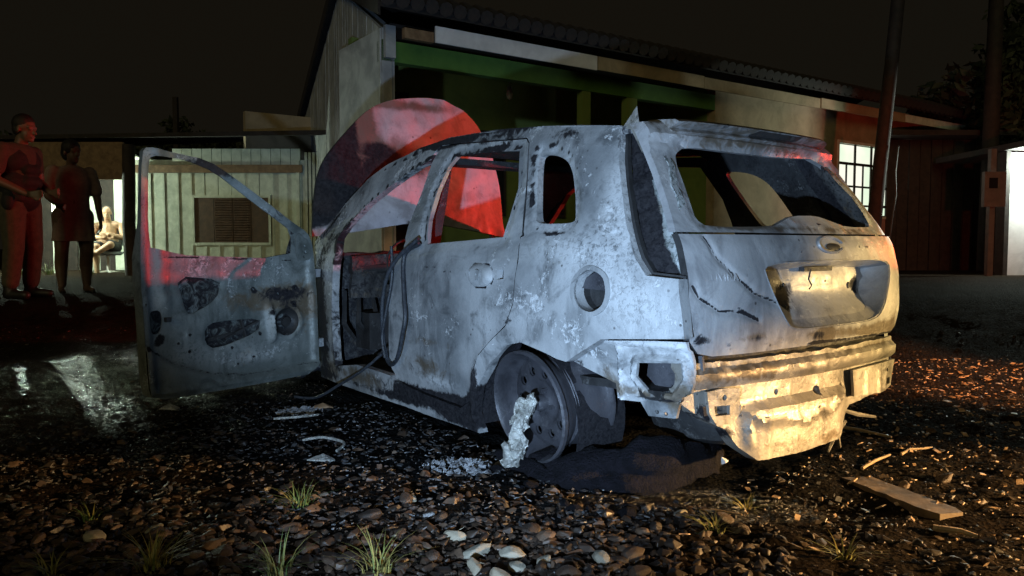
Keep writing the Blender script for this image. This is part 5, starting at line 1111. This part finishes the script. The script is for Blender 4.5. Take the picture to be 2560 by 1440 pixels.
def hand(m, wr, d, side=(0,0,1), curl=.5, s=1.):
    wr, d, sd_ = Vector(wr), Vector(d).normalized(), Vector(side).normalized(); nn = d.cross(sd_).normalized(); sd_ = nn.cross(d)
    for q, (o_, L_) in enumerate(((-.030,.070),(-.010,.080),(.010,.075),(.029,.060))):
        k0 = wr+d*.085*s+sd_*o_*s; k1 = k0+(d*math.cos(curl*.6)+nn*math.sin(curl*.6))*L_*.5*s; k2 = k1+(d*math.cos(curl*1.5)+nn*math.sin(curl*1.5))*L_*.5*s
        m.cap(wr+sd_*o_*.5*s, .017*s, k0, .0125*s, 8, 3); m.cap(k0, .0105*s, k1, .0095*s, 8, 3); m.cap(k1, .0095*s, k2, .008*s, 8, 3)
    t0 = wr+d*.03*s-sd_*.03*s; t1 = t0+(d*.7-sd_*.6)*.045*s; t2 = t1+(d*.95+nn*.3)*.035*s; m.cap(t0, .015*s, t1, .012*s, 8, 3); m.cap(t1, .012*s, t2, .009*s, 8, 3)
M['skin'] = simple('skin', (.13,.08,.055), (.17,.10,.07), 14, .5, .05)
M['skin2'] = simple('tanned_skin', (.34,.20,.12), (.42,.25,.16), 14, .5, .05)
M['hair'] = simple('black_hair', (.006,.005,.005), (.016,.012,.011), 60, .5, .5)
M['shirt'] = simple('khaki_shirt', (.05,.045,.033), (.075,.066,.05), 25, .85, .3)
M['vest'] = simple('black_vest', (.008,.008,.009), (.018,.018,.02), 25, .8, .4)
M['trousers'] = simple('khaki_trousers', (.05,.045,.03), (.08,.07,.045), 20, .85, .35)
M['boot'] = simple('dark_boot', (.01,.009,.008), (.02,.018,.016), 20, .5, .2)
M['dress'] = simple('long_pale_shirt', (.24,.16,.14), (.32,.22,.19), 18, .85, .3)
M['cushion'] = simple('grey_chair_plastic', (.10,.12,.13), (.16,.18,.19), 10, .6, .1)
# standing man in profile
pm = empty('person', (-4.80, 7.45, gz(-4.80, 7.45)), math.radians(-8), label='man in dark vest and khaki trousers standing at the left edge, arms forward', cat='person')
b = MB(); P = head(b, (.085,0,1.635), 0, .10, 1.05); b.cap((.02,0,1.46), .062, (.06,0,1.57), .056); b.cap((0,-.10,1.40), .085, (0,.10,1.40), .085); b.cap((-.01,0,1.02), .125, (0,0,1.34), .13)
for e in (-1, 1):
    b.cap((0,e*.095,.92), .105, (0,e*.11,.90), .10); chain(b, [(0,e*.10,.92),(.02,e*.12,.50),(-.03,e*.13,.10)], [.098,.062,.045]); b.cap((-.05,e*.13,.05), .045, (.14,e*.15,.035), .032)
chain(b, [(0,-.20,1.42),(-.03,-.27,1.14),(.24,-.19,1.00)], [.058,.046,.032]); hand(b, (.26,-.18,.995), (.95,.2,.05), (0,0,1), .7)
chain(b, [(0,.20,1.42),(0,.27,1.14),(.24,.12,1.03)], [.058,.046,.032]); hand(b, (.26,.11,1.03), (.9,-.2,.05), (0,0,1), .8)
body = skin_of(b, 'body', M['skin'], pm, .0085, 3)
c = MB(); c.cap((-.01,-.11,1.38), .125, (-.01,.11,1.38), .125); c.cap((-.005,-.05,1.02), .145, (-.005,.05,1.02), .145); c.cap((-.005,0,1.05), .155, (0,0,1.36), .160)
for e in (-1, 1): chain(c, [(0,e*.20,1.42),(-.015,e*.245,1.24)], [.078,.068])
skin_of(c, 'shirt', M['shirt'], pm, .014, 4)
c = MB(); c.cap((.0,-.07,1.10), .150, (.0,.07,1.10), .150); c.cap((.0,-.07,1.33), .150, (.0,.07,1.33), .150); c.cap((.13,-.06,1.12), .06, (.13,.06,1.12), .06); c.cap((.13,-.05,1.24), .055, (.13,.05,1.24), .055); c.ball((.04,-.20,.93), .07, 10, 6, (1,.6,1.3)); c.cap((-.02,-.14,.98), .05, (.10,-.12,.97), .05); c.cap((.02,0,.985), .165, (-.01,0,.985), .165)
skin_of(c, 'vest', M['vest'], pm, .014, 3)
c = MB(); c.cap((0,-.07,.94), .135, (0,.07,.94), .135)
for e in (-1, 1): chain(c, [(0,e*.10,.90),(.02,e*.12,.50),(-.02,e*.13,.16)], [.122,.092,.078])
skin_of(c, 'trousers', M['trousers'], pm, .014, 4)
c = MB()
for e in (-1, 1): c.cap((-.03,e*.13,.05), .055, (-.03,e*.13,.18), .060); c.cap((-.05,e*.13,.045), .052, (.16,e*.15,.035), .042)
skin_of(c, 'boots', M['boot'], pm, .014, 3)
c = MB(); c.ball(P(-.025,0,.055), .103, 16, 10, (1.02,.88,.92)); c.ball(P(-.05,0,.0), .085, 12, 8, (.8,.98,1.0)); skin_of(c, 'hair', M['hair'], pm, .012, 2)
# woman in a long shirt
pw = empty('person', (-4.72, 8.2, gz(-4.72, 8.2)), math.radians(-48), label='woman in a long pale shirt with bare legs standing beside the man in the vest', cat='person')
b = MB(); P = head(b, (.05,0,1.50), .35, .05, 1.0); b.cap((.0,0,1.33), .052, (.03,0,1.43), .050); b.cap((0,-.09,1.28), .07, (0,.09,1.28), .07); b.cap((0,0,.95), .125, (0,0,1.24), .12)
for e in (-1, 1):
    b.cap((0,e*.085,.84), .105, (0,e*.10,.80), .10); chain(b, [(0,e*.10,.82),(.02,e*.12,.46),(-.03,e*.12,.30),(-.02,e*.12,.09)], [.105,.068,.066,.042]); b.cap((-.04,e*.12,.045), .038, (.13,e*.14,.028), .026)
chain(b, [(0,.175,1.29),(.01,.24,1.02),(.06,.25,.80)], [.050,.040,.028]); hand(b, (.065,.25,.78), (.2,.05,-.95), (1,0,0), .5, .92)
chain(b, [(0,-.175,1.29),(.02,-.23,1.03),(.17,-.16,.92)], [.050,.040,.028]); hand(b, (.19,-.15,.915), (.9,.3,-.1), (0,0,1), .8, .92)
skin_of(b, 'body', M['skin'], pw, .0085, 3)
c = MB(); b0_ = len(c.v); c.lathe([(.001,1.37),(.06,1.365),(.12,1.33),(.155,1.27),(.158,1.18),(.150,1.05),(.155,.92),(.180,.78),(.195,.62),(.205,.52),(.001,.515)], (0,0,0), (0,0,1), 28)
c.v = [(x*.72 + .012 + .03*math.exp(-((z-1.17)/.08)**2)*(1 if x > 0 else 0) + .012*math.sin(9*math.atan2(y, x))*float(sm(.9,.55,z)), y*1.06, z) for x, y, z in c.v]
for e in (-1, 1): chain(c, [(0,e*.175,1.29),(.005,e*.225,1.10)], [.072,.070])
dr_ = skin_of(c, 'long_shirt', M['dress'], pw, .014, 4)
bm = bmesh.new(); bm.from_mesh(dr_.data); bmesh.ops.bisect_plane(bm, geom=bm.verts[:]+bm.edges[:]+bm.faces[:], plane_co=(0,0,.555), plane_no=(0,0,1), clear_inner=True); bm.to_mesh(dr_.data); bm.free()
c = MB(); c.ball(P(-.022,0,.045), .104, 16, 10, (1.0,.9,.95)); c.ball(P(-.10,0,.06), .05, 10, 8); c.ball(P(-.05,0,-.01), .085, 12, 8, (.8,1,1.1)); skin_of(c, 'hair', M['hair'], pw, .012, 2)
c = MB(); c.lathe([(.052,-.012),(.060,0),(.052,.012),(.044,0),(.052,-.012)], P(-.075,0,.055), P(-.12,0,.065)-P(-.075,0,.055), 14); c.build('hair_band', M['fascia'], pw, 60)
c = MB()
for e in (-1, 1): c.cap((-.06,e*.12,.012), .022, (.14,e*.14,.010), .026)
c.build('sandals', M['boot'], pw, 60)
# seated man and his chair on the porch
px_, py_ = -7.62, 14.35; pz_ = .27
ch = empty('office_chair', (px_, py_, pz_), math.radians(-72), label='grey office chair on the porch slab', cat='chair')
m = MB(); m.lathe([(.001,.40),(.22,.40),(.25,.43),(.24,.47),(.001,.475)], (0,0,0), (0,0,1), 22); m.build('seat', M['cushion'], ch, 40)
m = MB(); m.box(-.30,-.24,-.24,.24,.58,1.0); o_ = m.build('backrest', M['cushion'], ch); bv = o_.modifiers.new('b','BEVEL'); bv.width = .03; bv.segments = 3
m = MB(); m.tube([(-.1,0,.40),(-.25,0,.42),(-.30,0,.7)], .025, 8); m.build('back_bar', M['iron'], ch, 40)
m = MB(); m.tube([(0,0,.08),(0,0,.41)], .03, 10); m.build('gas_column', M['plastic'], ch, 40)
for q in range(5):
    a = 2*PI*q/5+.3; m = MB(); m.tube([(0,0,.10),(.27*math.cos(a),.27*math.sin(a),.07)], [.025,.018], 8); l_ = m.build('base_leg', M['plastic'], ch, 40)
    m = MB(); m.lathe([(.001,-.02),(.03,-.02),(.03,.02),(.001,.02)], (.28*math.cos(a),.28*math.sin(a),.032), (-math.sin(a),math.cos(a),0), 10); m.build('castor', M['iron'], l_)
for e in (-1, 1):
    m = MB(); m.tube([(-.15,e*.22,.44),(-.15,e*.30,.50),(-.12,e*.30,.68)], .015, 8); m.tube([(-.2,e*.30,.69),(.12,e*.30,.69)], .022, 8); m.build('armrest', M['cushion'], ch, 40)
ps = empty('person', (px_, py_, pz_), math.radians(-72), label='shirtless man with folded arms sitting on the office chair', cat='person')
b = MB(); P = head(b, (.02,0,1.20), .1, .12, 1.0); b.cap((-.10,0,1.00), .062, (-.02,0,1.13), .058); b.cap((-.12,-.12,.96), .09, (-.12,.12,.96), .09); b.cap((-.11,0,.62), .165, (-.12,0,.90), .15); b.ball((.0,0,.68), .17, 14, 8, (1,1.1,.9))
chain(b, [(-.12,-.21,.96),(.0,-.28,.73),(.17,-.02,.74)], [.062,.052,.036]); hand(b, (.17,.0,.74), (.1,.98,.1), (0,0,1), .4, .9)
chain(b, [(-.12,.21,.96),(.0,.28,.73),(.18,.05,.79)], [.062,.052,.036]); hand(b, (.18,.03,.79), (.1,-.98,.1), (0,0,1), .4, .9)
chain(b, [(-.08,-.11,.55),(.36,-.13,.56),(.40,-.12,.10)], [.105,.07,.045]); b.cap((.38,-.12,.05), .04, (.56,-.14,.03), .028)
chain(b, [(-.08,.11,.55),(.36,.10,.60),(.42,-.10,.46)], [.105,.07,.045]); b.cap((.42,-.14,.45), .04, (.50,-.26,.42), .028)
skin_of(b, 'body', M['skin2'], ps, .009, 3)
c = MB(); c.cap((-.10,-.06,.56), .155, (-.10,.06,.56), .155); chain(c, [(-.08,-.11,.55),(.28,-.13,.57)], [.125,.095]); chain(c, [(-.08,.11,.55),(.28,.10,.60)], [.125,.095]); skin_of(c, 'shorts', M['vest'], ps, .014, 3)
c = MB(); c.ball(P(-.035,0,.045), .096, 14, 8, (1.0,.9,.9)); skin_of(c, 'hair', M['hair'], ps, .012, 2)
c = MB(); c.cap((.36,-.12,.012), .028, (.56,-.14,.012), .03); c.build('sandal', M['boot'], ps, 60)
